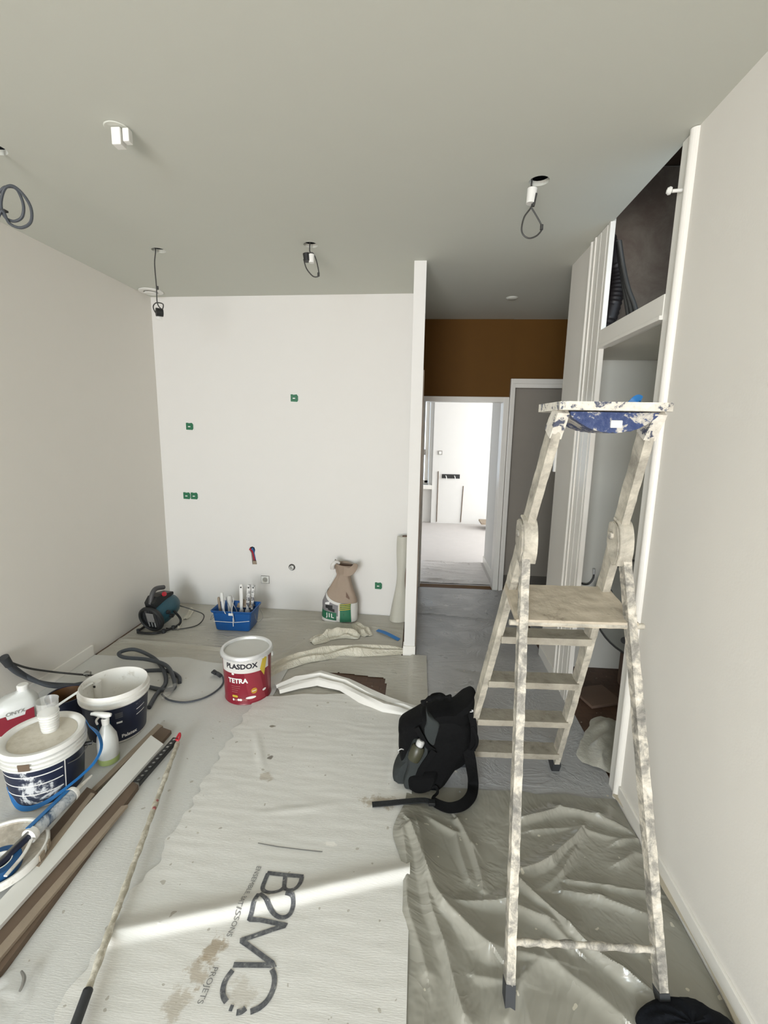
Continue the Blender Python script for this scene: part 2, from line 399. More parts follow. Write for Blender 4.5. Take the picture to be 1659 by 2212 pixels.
# ceiling with the round cut-outs for the downlights
HOLES = [PZ(343, 541, H), PZ(671, 529, H), PZ(1165, 391, H), PZ(-12, 322, H)]
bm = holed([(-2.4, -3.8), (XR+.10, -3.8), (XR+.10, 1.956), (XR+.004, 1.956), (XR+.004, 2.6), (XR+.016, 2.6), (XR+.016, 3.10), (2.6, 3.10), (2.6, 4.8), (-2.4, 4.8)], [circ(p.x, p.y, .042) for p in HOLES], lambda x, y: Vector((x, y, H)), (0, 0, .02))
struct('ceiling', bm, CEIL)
struct('ceiling_light_blocker', bx((-2.4, -3.8, H+.25), (XR-.03, 4.8, H+.28)), BLACKV)  # black slab added above the ceiling to block light at the cut-outs
# far wall with the pipe chase and the drain opening
pw = PY(543, 1189, 3.84); pe = PY(548, 1220, 3.84); dr = PY(630, 1226, 3.84)
slot = [(pw.x-.028, pw.z+.0), (pw.x-.02, pw.z+.022), (pw.x, pw.z+.03), (pw.x+.02, pw.z+.022), (pw.x+.026, pw.z), (pw.x+.02, pw.z-.03), (pe.x+.022, pe.z), (pe.x-.02, pe.z-.004), (pw.x-.012, pw.z-.03)]
bm = holed([(XL, 0), (-.069, 0), (-.069, H), (XL, H)], [slot, circ(dr.x, dr.z, .026, 24)], lambda x, z: Vector((x, yfar(x), z)), (0, .08, 0))
struct('wall_far', bm, WALL_FAR)
struct('wall_far_backing', bx((-1.7, 3.96, .2), (-.9, 3.99, .8)), DUSK)
struct('wall_partition', bx((-.069, 3.118, 0), (.009, 4.65, H), .002), WALL_FAR)
struct('trim_1', bx((-.076, 3.106, 0), (.013, 3.18, .075), .003), GLOSSW)
struct('trim_2', bx((.009, 3.13, 0), (.016, 4.62, 2.0)), PLASTER)
# right wall with the open cupboard
struct('wall_right', bx((XR, -3.8, 0), (XR+.10, 1.955, H)), WALL)
bm = bx((XR, 2.60, 0), (XR+.016, 3.226, H), .002); box(bm, (XR+.001, 3.10, 0), (2.5, 3.2255, H+.5)); struct('wall_pillar', bm, WALL)
struct('wall_cupboard_side', bx((XR+.101, 1.86, 0), (1.98, 1.955, 2.062)), CUPIN)
struct('wall_cupboard_back', bx((1.92, 1.957, 0), (1.98, 3.098, 2.060)), CUPIN)
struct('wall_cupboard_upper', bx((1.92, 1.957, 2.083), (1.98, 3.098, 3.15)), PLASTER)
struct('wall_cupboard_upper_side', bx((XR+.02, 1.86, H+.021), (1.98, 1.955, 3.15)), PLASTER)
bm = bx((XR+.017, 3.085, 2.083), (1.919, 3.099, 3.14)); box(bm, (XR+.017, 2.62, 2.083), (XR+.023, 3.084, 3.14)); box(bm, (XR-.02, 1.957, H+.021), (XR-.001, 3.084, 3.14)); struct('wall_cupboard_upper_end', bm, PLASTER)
bm = bx((XR+.017, 3.085, 0), (1.919, 3.099, 2.061)); struct('wall_cupboard_end', bm, CUPIN)
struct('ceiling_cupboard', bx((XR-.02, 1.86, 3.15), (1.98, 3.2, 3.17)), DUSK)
struct('wall_back', holed([(-2.38, 0), (1.05, 0), (1.05, H), (-2.38, H)], [[(-2.0, .12), (.5, .12), (.5, 2.35), (-2.0, 2.35)]], lambda x, z: Vector((x, -3.70, z)), (0, -.1, 0)), WALL)
# casing of the cupboard
CP = tag(bpy.data.objects.new('cupboard_surround', None), 'white painted moulded frame around the open two-level wall cupboard', 'cupboard surround'); COL.objects.link(CP); CP.location = (XR, 2.3, 0)
def moulding(bm, y0, y1, z0, z1, off=.0):
    w = y1-y0
    for a, b, t in ((0, .22, .016), (.22, .34, .010), (.34, .80, .013), (.80, 1.0, .022)):
        box(bm, (XR-t-off, y0+w*a, z0), (XR+.002, y0+w*b, z1), .0025)
bm = NB()
box(bm, (XR-.007, 1.900, 0), (XR+.03, 1.962, H-.002), .002); box(bm, (XR-.004, 1.925, 0), (XR+.03, 1.935, H-.002), .001)
ring_loft(bm, [[Vector((XR+.002-.024*math.sin(a), 1.884-.019*math.cos(a), z)) for a in [PI*j/10 for j in range(11)]] for z in (0, H-.002)])
obj('jamb', bm, GLOSSW, CP)
bm = NB()
for y0, y1, t in ((2.599, 2.625, .010), (2.625, 2.64, .004), (2.64, 2.715, .009), (2.715, 2.728, .003), (2.728, 2.79, .008), (2.79, 2.806, .014), (2.806, 2.850, .006)): box(bm, (XR-t, y0, 0), (XR+.015, y1, H-.002), .002)
ring_loft(bm, [[Vector((XR+.002-.016*math.sin(a), 2.861-.012*math.cos(a), z)) for a in [PI*j/10 for j in range(11)]] for z in (0, H-.002)])
obj('jamb', bm, GLOSSW, CP)
bm = bx((XR-.01, 1.962, 2.055), (XR+.05, 2.60, 2.14), .003); box(bm, (XR-.02, 1.962, 2.045), (XR+.02, 2.60, 2.062), .004); obj('crossbeam', bm, GLOSSW, CP)
sh = obj('cupboard_shelf', bx((XR+.051, 1.957, 2.063), (1.918, 3.083, 2.081)), CUPIN); tag(sh, 'pale grey board dividing the upper and lower cupboard space', 'shelf')
bk = PX(1463, 411, XR-.03); bm = NB(); cyl(bm, (XR-.012, bk.y, bk.z), (XR-.045, bk.y+.005, bk.z), .006); lathe(bm, [(0, 0), (.012, .003), (.014, .010), (.009, .018), (0, .02)], (XR-.045, bk.y+.005, bk.z), 14, (-1, .2, .2))
tag(obj('wall_hook', bm, WPLAS, None, True), 'small white knob screwed to the cupboard frame near the ceiling', 'hook')
# hallway
X1, X2, ZD = .047, .792, 1.897
bm = holed([(.009, 0), (2.5, 0), (2.5, H), (.009, H)], [[(X1-.01, .0001), (X2+.012, .0001), (X2+.012, ZD+.01), (X1-.01, ZD+.01)], [(.890, .0001), (1.62, .0001), (1.62, 2.04), (.890, 2.04)]], lambda x, z: Vector((x, YH, z)), (0, .10, 0))
struct('wall_hall_far', bm, BROWN)
struct('wall_hall_bulge', bx((.009, 4.638, 1.94), (.845, 4.649, H-.001)), BROWN)
struct('wall_hall_end', bx((2.4, 3.226, 0), (2.5, 4.648, H)), WALL)
bm = NB()
box(bm, (X2, 4.615, 0), (.845, 4.76, 1.945), .003); box(bm, (.018, 4.615, 1.897), (.793, 4.76, 1.945), .003); box(bm, (.018, 4.615, 0), (X1, 4.76, 1.897), .003)
TR = struct('trim_3', bm, GLOSSW)
bm = NB()
box(bm, (.849, 4.60, 0), (.872, 4.649, 2.115), .003); box(bm, (.872, 4.612, 0), (.895, 4.70, 2.07), .003); box(bm, (.872, 4.60, 2.07), (1.66, 4.649, 2.115), .003); box(bm, (.895, 4.612, 2.033), (1.64, 4.70, 2.07), .003)
struct('trim_4', bm, GLOSSW)
bm = bx((.896, 4.705, .012), (1.615, 4.738, 2.032)); d1 = struct('door_1', bm, GREYDOOR)
obj('kick_board', bx((.898, 4.697, .012), (1.61, 4.706, .145)), DARKKICK, d1)
tag(obj('switch_box', bx((XR-.013, 3.224, PX(1198, 1020, XR-.013).z), (XR+.05, 3.250, PX(1198, 880, XR-.013).z), .003), WPLAS), 'narrow bright white plastic strip on the hallway corner behind the ladder top', 'trunking')
sm = PZ(1106, 643, H); bm = lathe(NB(), [(0, -.012), (.035, -.012), (.045, -.004), (.047, -.0005), (0, -.0005)], (sm.x, sm.y, H), 28); tag(obj('smoke_detector', bm, CEIL, None, True), 'small round cap on the dark hallway ceiling', 'cover')
# baseboards
bm = bx((XR-.011, -3.69, 0), (XR, 1.860, .078), .003); struct('baseboard_right', bm, GLOSSW)
e = PX(200, 1415, XL); bm = bx((XL, -3.69, 0), (XL+.014, e.y, .085), .003); struct('baseboard_left', bm, GLOSSW)
struct('baseboard_pillar', bx((XR-.012, 2.875, 0), (XR, 3.235, .08), .003), GLOSSW)
# far room
struct('floor_far_room', bx((-2.5, 4.76, -.06), (4.6, 8.3, -.001)), plain('pale_dusty_floor', (.56, .53, .51, 1), .7, var=.06, bump=.2, bscale=12))
FW = plain('far_room_wall_paint', (.70, .695, .675, 1), .7, var=.01)
struct('wall_far_room_corridor', bx((.845, 4.75, 0), (1.0, 5.66, H)), FW)
struct('wall_far_room', holed([(-2.5, 0), (4.6, 0), (4.6, H), (-2.5, H)], [[(-1.0, .68), (.17, .68), (.17, 2.35), (-1.0, 2.35)]], lambda x, z: Vector((x, 8.2, z)), (0, .25, 0)), FW)
struct('wall_far_room_left', bx((-2.6, 4.76, 0), (-2.5, 8.5, H)), FW)
struct('wall_far_room_right', holed([(4.76, 0), (8.5, 0), (8.5, H), (4.76, H)], [[(5.5, .5), (7.7, .5), (7.7, 2.4), (5.5, 2.4)]], lambda y, z: Vector((4.5, y, z)), (.1, 0, 0)), FW)  # opening added out of view, behind the far room's added lamp
struct('wall_far_room_near', bx((1.0, 4.76, 0), (4.5, 4.86, H)), FW)
struct('wall_far_room_near_left', bx((-2.5, 4.76, 0), (.015, 4.86, H)), FW)
struct('ceiling_far_room', bx((-2.6, 4.76, H), (4.6, 8.5, H+.05)), FW)
struct('baseboard_corridor', bx((.832, 4.78, 0), (.845, 5.66, .09), .003), GLOSSW)
bm = NB()
for a, b in (((-1.0, 8.27, .70), (-.95, 8.32, 2.33)), ((.10, 8.27, .70), (.165, 8.32, 2.33)), ((-.45, 8.27, .70), (-.38, 8.32, 2.33)), ((-1.0, 8.27, .68), (.165, 8.32, .75)), ((-1.0, 8.27, 2.28), (.165, 8.32, 2.34))): box(bm, a, b, .004)
w1 = struct('window_1', bm, GLOSSW)
obj('pane', bx((-.95, 8.292, .74), (.11, 8.297, 2.29)), GLASS, w1)
obj('window_sill', bx((-1.1, 8.08, .61), (.232, 8.27, .68), .006), GLOSSW, w1)
obj('window_handle', bx((-.02+.09, 8.24, 1.2), (.02+.09, 8.27, 1.3), .004), STEEL, w1)
bm = bx((.238, 8.13, 0), (1.45, 8.199, H)); struct('trim_5', bm, FW)   # the chimney breast that stands proud of the window wall
s = PY(951, 978, 8.12)
sw = thing('light_switch', 'square dark-framed switch plate on the wall of the bright far room', 'switch', (s.x, 8.13, s.z-.03))
obj('frame', bx((s.x-.036, 8.12, s.z-.036), (s.x+.036, 8.129, s.z+.036)), STEEL, sw); obj('rocker', bx((s.x-.022, 8.112, s.z-.022), (s.x+.022, 8.121, s.z+.022)), WPLAS, sw)
s = PY(974, 1029, 8.12)
so = thing('socket_recess', 'wide dark open socket recess with loose wire ends in the far room wall', 'socket', (s.x, 8.13, s.z-.04))
obj('recess', bx((s.x-.155, 8.118, s.z-.036), (s.x+.155, 8.129, s.z+.036)), BLKM, so)
for dx in (-.09, .06): bm = NB(); tube(bm, [(s.x+dx, 8.12, s.z+.01), (s.x+dx+.01, 8.09, s.z-.01), (s.x+dx+.015, 8.09, s.z-.05)], .008, 6, 3); obj('wire_end', bm, WPLAS, so, True)
for (u0, v0, u1, v1), lb in (((947, 1018, 943, 1127), 'longer thin brown chase line left of the socket recess in the far room'), ((1001, 1050, 995, 1128), 'shorter thin brown chase line right of the socket recess in the far room')):
    a, b = PY(u0, v0, 8.12), PY(u1, v1, 8.12); tag(obj('wall_pipe', cyl(NB(), (a.x, 8.124, a.z), (b.x, 8.124, max(b.z, .01)), .007, seg=8), WOOD), lb, 'pipe')
bm = bx((1.06, 7.60, .10), (1.6, 7.95, .13), .003); t = thing('work_trestle', 'low dark trestle with a board top at the right in the far room', 'trestle', (1.3, 7.8, 0))
obj('board_top', bm, WOODL, t); obj('leg', bx((1.2, 7.72, 0), (1.24, 7.76, .10)), BLKM, t); obj('leg', bx((1.45, 7.72, 0), (1.49, 7.76, .10)), BLKM, t)

# ------------------------------------------------------------------ floor coverings
def ridge(x, y, a, b, h, s1, s2=None):
    ax, ay = a; bx_, by = b; dx, dy = bx_-ax, by-ay; L = math.hypot(dx, dy); tx, ty = dx/L, dy/L
    t = (x-ax)*tx+(y-ay)*ty; d = -(x-ax)*ty+(y-ay)*tx
    if t < -.08 or t > L+.08: return 0
    e = min(1, max(0, (t+.08)/.16))*min(1, max(0, (L+.08-t)/.16))
    s = s1 if d < 0 else (s2 or s1)
    return h*e*math.exp(-(d/s)**2)
def sheet(name, x0, x1, y0, y1, nx, ny, hf, mat, cut=None, edge=None):
    bm = grid2(x0, x1, y0, y1, nx, ny)
    if cut: bmesh.ops.delete(bm, geom=[f for f in bm.faces if cut(f.calc_center_median().x, f.calc_center_median().y)], context='FACES')
    for v in bm.verts:
        x, y = v.co.x, v.co.y
        if edge: x, y = edge(x, y)
        v.co = Vector((x, y, hf(x, y)))
    return obj(name, bm, mat, None, True)
def inpoly(x, y, P):
    c = False; j = len(P)-1
    for i in range(len(P)):
        if (P[i][1] > y) != (P[j][1] > y) and x < (P[j][0]-P[i][0])*(y-P[i][1])/(P[j][1]-P[i][1])+P[i][0]: c = not c
        j = i
    return c
HOLEP = [(-.58, 2.80), (-.50, 2.815), (-.175, 2.778), (-.155, 2.50), (-.25, 2.49), (-.40, 2.64), (-.52, 2.74)]
def nz(x, y, s, a): return a*noise.noise(Vector((x*s, y*s, 1.7)))
def h_k(x, y):
    z = .0035+abs(nz(x, y*3, 2.5, .004))+abs(nz(x*.7, y*7, 3, .003))
    z += ridge(x, y, (-2.2, 3.12), (-1.0, 3.02), .012, .02)+ridge(x, y, (-1.3, 3.62), (-.85, 3.70), .008, .012)+ridge(x, y, (-.9, 3.64), (-.1, 3.52), .010, .014)
    z += ridge(x, y, (-.95, 2.98), (-.78, 3.3), .015, .03)+ridge(x, y, (-.62, 3.03), (-.1, 3.18), .02, .035)
    return z+(.010 if x > -.02 else 0)
tag(sheet('plastic_sheet', XL+.022, .095, 2.05, 3.80, 180, 150, h_k, FILM_K, cut=lambda x, y: inpoly(x, y, HOLEP) or (x > -.08 and y > 3.10), edge=lambda x, y: (x, min(y+(.08 if y > 3.79 else 0), yfar(x)-.004)-(abs(nz(x, 0, 9, .010)) if y > 3.7 else 0))),
    'milky plastic sheeting taped over the kitchen floor in front of the white wall', 'plastic sheet')
def h_h(x, y):
    z = .004+abs(nz(x*1.5, y*2, 2.2, .007))+.002*(1+noise.noise(Vector((x*5, y*6, 2))))
    z += ridge(x, y, (.3, 2.95), (.75, 2.75), .012, .015)+ridge(x, y, (.1, 2.6), (.5, 2.45), .012, .015)+ridge(x, y, (.05, 3.9), (.8, 3.8), .01, .012)
    return z
tag(sheet('plastic_sheet', .018, XR+.01, 1.83, 4.61, 80, 200, h_h, FILM_H), 'wrinkled bluish grey plastic sheeting covering the hallway floor', 'plastic sheet')
tag(sheet('plastic_sheet', .97, 2.3, 3.25, 4.58, 30, 30, lambda x, y: .004+abs(nz(x, y, 4, .008)), FILM_H), 'plastic sheeting at the hidden right end of the hallway by the grey door', 'plastic sheet')
tag(sheet('plastic_sheet', .05, .80, 4.78, 5.64, 40, 40, lambda x, y: .004+abs(nz(x, y*3, 5, .01))+ridge(x, y, (.06, 4.9), (.78, 4.84), .015, .015)+ridge(x, y, (.06, 5.3), (.7, 5.1), .012, .02)+ridge(x, y, (.06, 5.6), (.78, 5.58), .014, .02),
    film_mat('pale_film', (.60, .565, .55, 1), (.66, .63, .61, 1), .35, (1, 4, 1), .1, .5)), 'pale wrinkled plastic sheeting just beyond the bright doorway', 'plastic sheet')
CR = []
for px, h_, w_ in (([(885, 1795), (918, 1880), (960, 1965), (1060, 2055)], .034, .020), ([(900, 1790), (922, 1900), (950, 2040), (1000, 2200)], .026, .016), ([(868, 1800), (885, 1960), (915, 2100)], .016, .014),
        ([(965, 1958), (1090, 1955), (1180, 1990), (1235, 2040)], .022, .016), ([(1120, 1905), (1230, 2010), (1340, 2110), (1430, 2180)], .030, .013), ([(1060, 2055), (1200, 2080), (1330, 2190)], .018, .02),
        ([(1120, 1885), (1190, 1860), (1255, 1795)], .026, .013), ([(1165, 1918), (1215, 1880), (1245, 1830)], .014, .012), ([(1130, 1768), (1210, 1752), (1290, 1765), (1345, 1792)], .024, .014), ([(1150, 1795), (1260, 1790), (1330, 1815)], .012, .010),
        ([(1215, 1925), (1300, 1945), (1400, 1985)], .020, .012), ([(1225, 1900), (1320, 1918), (1400, 1925)], .016, .011), ([(1335, 1822), (1370, 1812), (1398, 1816)], .016, .009), ([(1330, 1862), (1370, 1848), (1405, 1850)], .016, .009),
        ([(1200, 2000), (1290, 2040), (1380, 2060)], .014, .012), ([(985, 1770), (1020, 1830), (1040, 1930)], .022, .014), ([(930, 1770), (985, 1800), (1010, 1900)], .014, .012), ([(1100, 2200), (1140, 2110), (1180, 2060)], .016, .02), ([(1030, 2110), (1130, 2130), (1150, 2212)], .012, .016)):
    q = [PZ(u, v, .02) for u, v in px]; CR += [(a_, b_, h_, w_) for a_, b_ in zip(q, q[1:])]
def crease(x, y):
    z = 0
    for a_, b_, h_, w_ in CR:
        dx, dy = b_.x-a_.x, b_.y-a_.y; L2 = dx*dx+dy*dy; t = max(0, min(1, ((x-a_.x)*dx+(y-a_.y)*dy)/L2)); px_, py_ = x-a_.x-dx*t, y-a_.y-dy*t
        d = math.hypot(px_, py_)
        if d > .12: continue
        sd = dx*py_-dy*px_; k = h_*math.exp(-(d/(w_*(1 if sd < 0 else 2.4)))**1.25)
        z = max(z, k)+.35*min(z, k)
    return z
def h_n(x, y):
    wx, wy = x+.016*noise.noise(Vector((x*5, y*5, 1))), y+.016*noise.noise(Vector((x*5, y*5, 9)))
    z = .007+abs(nz(x, y, 2.2, .010))+.003*(1+noise.noise(Vector((x*6+3, y*6, 2))))+.0012*noise.noise(Vector((x*22, y*22, 4)))+crease(wx, wy)
    z += .022*math.exp(-((y-1.60)/.13)**2)*math.exp(-((x+.0)/.06)**2)
    return z*(1 if x < .85 else max(.35, 1-(x-.85)*6))
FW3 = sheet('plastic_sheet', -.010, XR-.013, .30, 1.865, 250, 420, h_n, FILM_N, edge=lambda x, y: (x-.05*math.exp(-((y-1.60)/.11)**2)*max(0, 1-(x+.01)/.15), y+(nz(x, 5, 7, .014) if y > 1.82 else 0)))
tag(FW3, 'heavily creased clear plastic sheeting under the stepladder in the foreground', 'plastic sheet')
def h_fl(x, y): return .009+abs(nz(x, y, 3, .006))*.6
def h_fr(x, y):
    z = .017+nz(x, y, 3, .003)+nz(x*2, y*9, 4, .0012)
    z += ridge(x, y, (-1.02, 1.088), (.10, 1.456), .025, .016, .042)
    z += ridge(x, y, (-.80, 2.10), (-.70, 1.90), .006, .02)+ridge(x, y, (-.60, 1.64), (-.35, 1.70), .004, .02)+ridge(x, y, (-.05, 2.2), (-.08, 1.85), .006, .02)
    return z
# the raised fold dies out toward the floor only inside the runner
tag(sheet('underlay_sheet', XL+.016, -.84, .25, 2.86, 110, 190, h_fl, FLEECE_L, edge=lambda x, y: (x, y+(nz(x, 1, 4, .05) if y > 2.80 else 0))), 'greyish white fleece floor protector under the buckets and planks', 'floor protector')
def fr_edge(x, y):
    t = max(0, (y-2.0)/.5)
    if x < -.90: x += nz(y*2.2, 4, 9, .035)
    if y > 2.30: y += .09*math.sin((x+.95)*3.2)+nz(x, 3, 5, .04)
    return x, y
RUN = sheet('underlay_runner', -.935, .012, .25, 2.46, 150, 300, h_fr, FLEECE_R, edge=fr_edge)
tag(RUN, 'white fleece floor runner printed with large worn B2MO letters', 'floor protector')
# print on the runner
def lay(bm, lift=.0022):
    for v in bm.verts: v.co.z = h_fr(v.co.x, v.co.y)+lift
    return bm
def stroke(bm, px, w=.0148, k=5):
    pts = [PZ(350+x/3.016, 1750+y/3.016, .018) for x, y in px]; P = smoothpath(pts, k) if k > 1 else [pts[i].lerp(pts[i+1], j/12) for i in range(len(pts)-1) for j in range(12)]+[pts[-1]]
    prev = None
    for i, p in enumerate(P):
        t = (P[min(i+1, len(P)-1)]-P[max(i-1, 0)]).normalized(); s = Vector((-t.y, t.x, 0))*w/2
        r = [bm.verts.new(p+s), bm.verts.new(p), bm.verts.new(p-s)]
        if prev: bm.faces.new((prev[0], prev[1], r[1], r[0])); bm.faces.new((prev[1], prev[2], r[2], r[1]))
        prev = r
bm = NB()
stroke(bm, [(685, 408), (920, 434)], k=1)
stroke(bm, [(912, 436), (895, 500), (865, 545), (825, 553), (797, 520), (803, 425)])
stroke(bm, [(797, 515), (765, 550), (712, 560), (668, 540), (656, 500), (690, 412)])
stroke(bm, [(805, 578), (845, 585), (855, 615), (835, 675), (795, 700), (745, 688), (690, 630), (635, 560)])
stroke(bm, [(632, 560), (568, 712), (640, 715), (810, 752), (720, 780), (512, 848), (560, 880), (735, 1012), (465, 1008)], k=1)
stroke(bm, [(460, 1042), (415, 1105), (396, 1165), (400, 1215), (420, 1250)])
stroke(bm, [(440, 1288), (462, 1292)], k=1); stroke(bm, [(485, 1320), (520, 1312), (545, 1290)], k=2)
stroke(bm, [(575, 1315), (640, 1285), (690, 1235), (725, 1160), (732, 1090), (715, 1038)])
obj('large_lettering', lay(bm), INK, RUN, recalc=False, label='large dark grey worn letters printed on the white runner')
bm = NB(); stroke(bm, [(625, 215), (760, 238), (900, 255), (1045, 272)], .004, 1); obj('printed_line', lay(bm), INK2, RUN, recalc=False)
for body, y0, y1, xa, xb in (('ENSEMBLE, BATISSONS', 1.400, 1.160, -.548, -.562), ('PROJETS', 1.075, .985, -.566, -.572)):
    bm = text_mesh(body, .024, 0, .01); xs = [v.co.x for v in bm.verts]; a, b = min(xs), max(xs)
    for v in bm.verts:
        q = (v.co.x-a)/(b-a); v.co = Vector((xa+(xb-xa)*q+v.co.y, y0+(y1-y0)*q, 0))
    obj('small_lettering', lay(bm, .0034), INK2, RUN, recalc=False)

def cloth_strip(path, width, height, folds, seed=0, ns=26, k=8, tip=.25):
    P = smoothpath(path, k); bm = NB(); rows = []
    for i, p in enumerate(P):
        q = i/(len(P)-1); t = (P[min(i+1, len(P)-1)]-P[max(i-1, 0)]).normalized(); s = Vector((t.y, -t.x, 0))
        e = min(1, q/tip, (1-q)/tip); e = math.sqrt(max(e, .03)); row = []
        w = (width(q) if callable(width) else width)*(.55+.45*e)
        for j in range(ns+1):
            a = -1+2*j/ns
            hh = height*e*(1-a*a)*(.62+.38*math.sin(folds*a+seed+3*q))*(1+.6*noise.noise(Vector((q*6, a*2.5, seed))))
            o = p+s*(a*w/2+w*.12*noise.noise(Vector((q*5, a*2, seed+4)))); row.append(bm.verts.new((o.x, o.y, p.z+.002+max(0, hh))))
        rows.append(row)
    for a, b in zip(rows, rows[1:]):
        for j in range(ns): bm.faces.new((a[j], a[j+1], b[j+1], b[j]))
    return bm
def crease_strip(path, prof, seed, z0=.016):
    """sharp folded cloth: prof = (across, height) corners, jittered along the path"""
    bm = NB(); rows = []
    P = [Vector(p) for p in path]
    for i, p in enumerate(P):
        t = (P[min(i+1, len(P)-1)]-P[max(i-1, 0)]).normalized(); s_ = Vector((t.y, -t.x, 0)); e = (0.5, .9, 1, 1, .9, .85, .6, .2)[min(i, 7)]
        rows.append([bm.verts.new((p+s_*(a+.030*noise.noise(Vector((i*1.7, j, seed))))).to_tuple()[:2]+(z0+h*e*(1+.9*noise.noise(Vector((i*1.3, j*2.1, seed)))),)) for j, (a, h) in enumerate(prof)])
    for a, b in zip(rows, rows[1:]):
        for j in range(len(prof)-1):
            bm.faces.new((a[j], a[j+1], b[j+1], b[j]))
    bmesh.ops.subdivide_edges(bm, edges=bm.edges[:], cuts=3, use_grid_fill=True, smooth=.35)
    for v in bm.verts: v.co.z = max(z0-.002, v.co.z+.002*noise.noise(v.co*30))
    return bm
bm = crease_strip([PZ(598, 1488, .02), PZ(640, 1476, .02), PZ(690, 1468, .02), PZ(745, 1482, .02), PZ(790, 1506, .02), PZ(835, 1526, .02), PZ(870, 1530, .02), PZ(908, 1540, .02)],
    [(-.062, .0), (-.045, .030), (-.018, .038), (.000, .014), (.020, .034), (.044, .024), (.056, .0)], 3.0)
tag(obj('underlay_flap', bm, WHITECLOTH, None, True), 'bright white folded-back end of the floor runner beside the brown floor patch', 'floor protector')
bm = cloth_strip([(-1.02, 2.62, .006), (-.92, 2.84, .006), (-.78, 2.96, .006), (-.60, 3.06, .006), (-.35, 3.12, .006), (-.07, 3.17, .006)], .15, .05, 7, 2.2)
tag(obj('plastic_film', bm, FILM_B, None, True), 'long cream bunch of plastic film running from the paint can to the partition foot', 'plastic film')
bm = cloth_strip([(-.78, 3.22, .006), (-.68, 3.32, .006), (-.55, 3.38, .006), (-.42, 3.36, .006)], .13, .06, 6, .4)
tag(obj('plastic_film', bm, FILM_B, None, True), 'small crumpled heap of cream plastic film in front of the bag', 'plastic film')
bm = cloth_strip([(-.50, 3.60, .006), (-.42, 3.50, .006), (-.36, 3.38, .006)], .10, .035, 5, 3.4)
tag(obj('plastic_film', bm, FILM_B, None, True), 'thin crumpled film twist between the bag and the blue tape strip', 'plastic film')
a, b = PZ(1000, 1745, .05), PZ(1100, 1760, .05)
bm = cloth_strip([(XR-.02, 2.05, .01), (XR+.10, 2.25, .01), (XR+.22, 2.45, .01)], .24, .040, 6, 1.1)
tag(obj('plastic_film', bm, FILM_S, None, True), 'crumpled plastic film spilling out of the cupboard foot', 'plastic film')

# brown patch edge board
# strips of tape
bm = strap(NB(), [PZ(815, 1361, .02), PZ(835, 1368, .025), PZ(862, 1382, .012)], .035, .003, (0, -.2, 1)); tag(obj('tape_strip', bm, BLUET), 'blue strip of masking tape crumpled on the kitchen floor sheeting', 'tape')
bm = strap(NB(), [PZ(1330, 1715, .03), PZ(1390, 1790, .03), PZ(1432, 1900, .03), PZ(1500, 2010, .03), PZ(1560, 2120, .03), PZ(1620, 2250, .03)], .035, .003, (-.2, 0, 1)); tag(obj('masking_tape', bm, plain('cream_masking_tape', (.50, .45, .35, 1), .6)), 'cream masking tape holding the sheeting along the right baseboard', 'tape')

# ------------------------------------------------------------------ film roll at the partition
rows = []
bm = NB(); rings = []
for i in range(25):
    z = .738*i/24; q = z/.738; cx = -.118-.022*(1-q)**2; rx = .040+.035*(1-q)**3+.006*math.sin(q*9); ry = .034+.02*(1-q)**3
    rings.append([Vector((cx+math.cos(a)*rx*(1+.08*math.sin(3*a+q*4)), 3.72+math.sin(a)*ry*(1+.08*math.sin(2*a+q*5)), z+.008)) for a in [2*PI*j/28 for j in range(28)]])
ring_loft(bm, rings)
t = thing('film_roll', 'tall pale translucent plastic film roll standing in the corner against the partition', 'plastic roll', (-.12, 3.72, .006))
obj('rolled_film', bm, FILM_S, t, True); obj('cardboard_core', lathe(NB(), [(.022, 0), (.022, .745), (.016, .745), (.016, 0)], (-.098, 3.72, .006), 20), KRAFTD, t, True, label='brown cardboard core')

# ------------------------------------------------------------------ sockets and pipes on the far wall
def socket_cover(u, v, label, dbl=False):
    p = PY(u, v, yfar(-1)-.004); y = yfar(p.x); n = 2 if dbl else 1
    t = thing('socket_box', label, 'socket', (p.x, y, p.z-.035), 'green socket boxes on the kitchen wall')
    obj('box_rim', bx((p.x-.036*n, y-.006, p.z-.035), (p.x+.036*n, y+.004, p.z+.035), .002), WPLAS, t)
    for k in range(n):
        cx = p.x+(k-(n-1)/2)*.068
        pts = [(cx-.030, p.z-.028), (cx+.024, p.z-.030), (cx+.031, p.z-.018), (cx+.031, p.z+.016), (cx+.020, p.z+.030), (cx-.008, p.z+.026), (cx-.012, p.z+.030), (cx-.030, p.z+.030)]
        c = obj('protective_cover', prism(NB(), [(a, y-.013, b) for a, b in pts], (0, .007, 0)), GREEN, t, label='green plastic cover')
        obj('cover_label', bx((cx-.012, y-.0145, p.z-.006), (cx+.008, y-.0128, p.z+.002)), WPLAS, c)
socket_cover(636, 860, 'topmost green covered socket box high on the white kitchen wall')
socket_cover(406, 921, 'green covered socket box at the upper left of the kitchen wall')
socket_cover(408, 1072, 'double green covered socket box on the left of the kitchen wall', True)
socket_cover(818, 1263, 'low green covered socket box right of the plaster bag')
p = PY(573, 1252, yfar(-1.3)); y = yfar(p.x)
t = thing('wall_socket', 'small square white socket behind the blue tub', 'socket', (p.x, y, p.z-.03))
obj('back_gap', bx((p.x-.038, y-.003, p.z-.036), (p.x+.038, y+.003, p.z+.036)), STEEL, t)
obj('plate', holed([(p.x-.034, p.z-.032), (p.x+.034, p.z-.032), (p.x+.034, p.z+.032), (p.x-.034, p.z+.032)], [circ(p.x, p.z, .023)], lambda a, b: Vector((a, y-.008, b)), (0, .009, 0)), WPLAS, t)
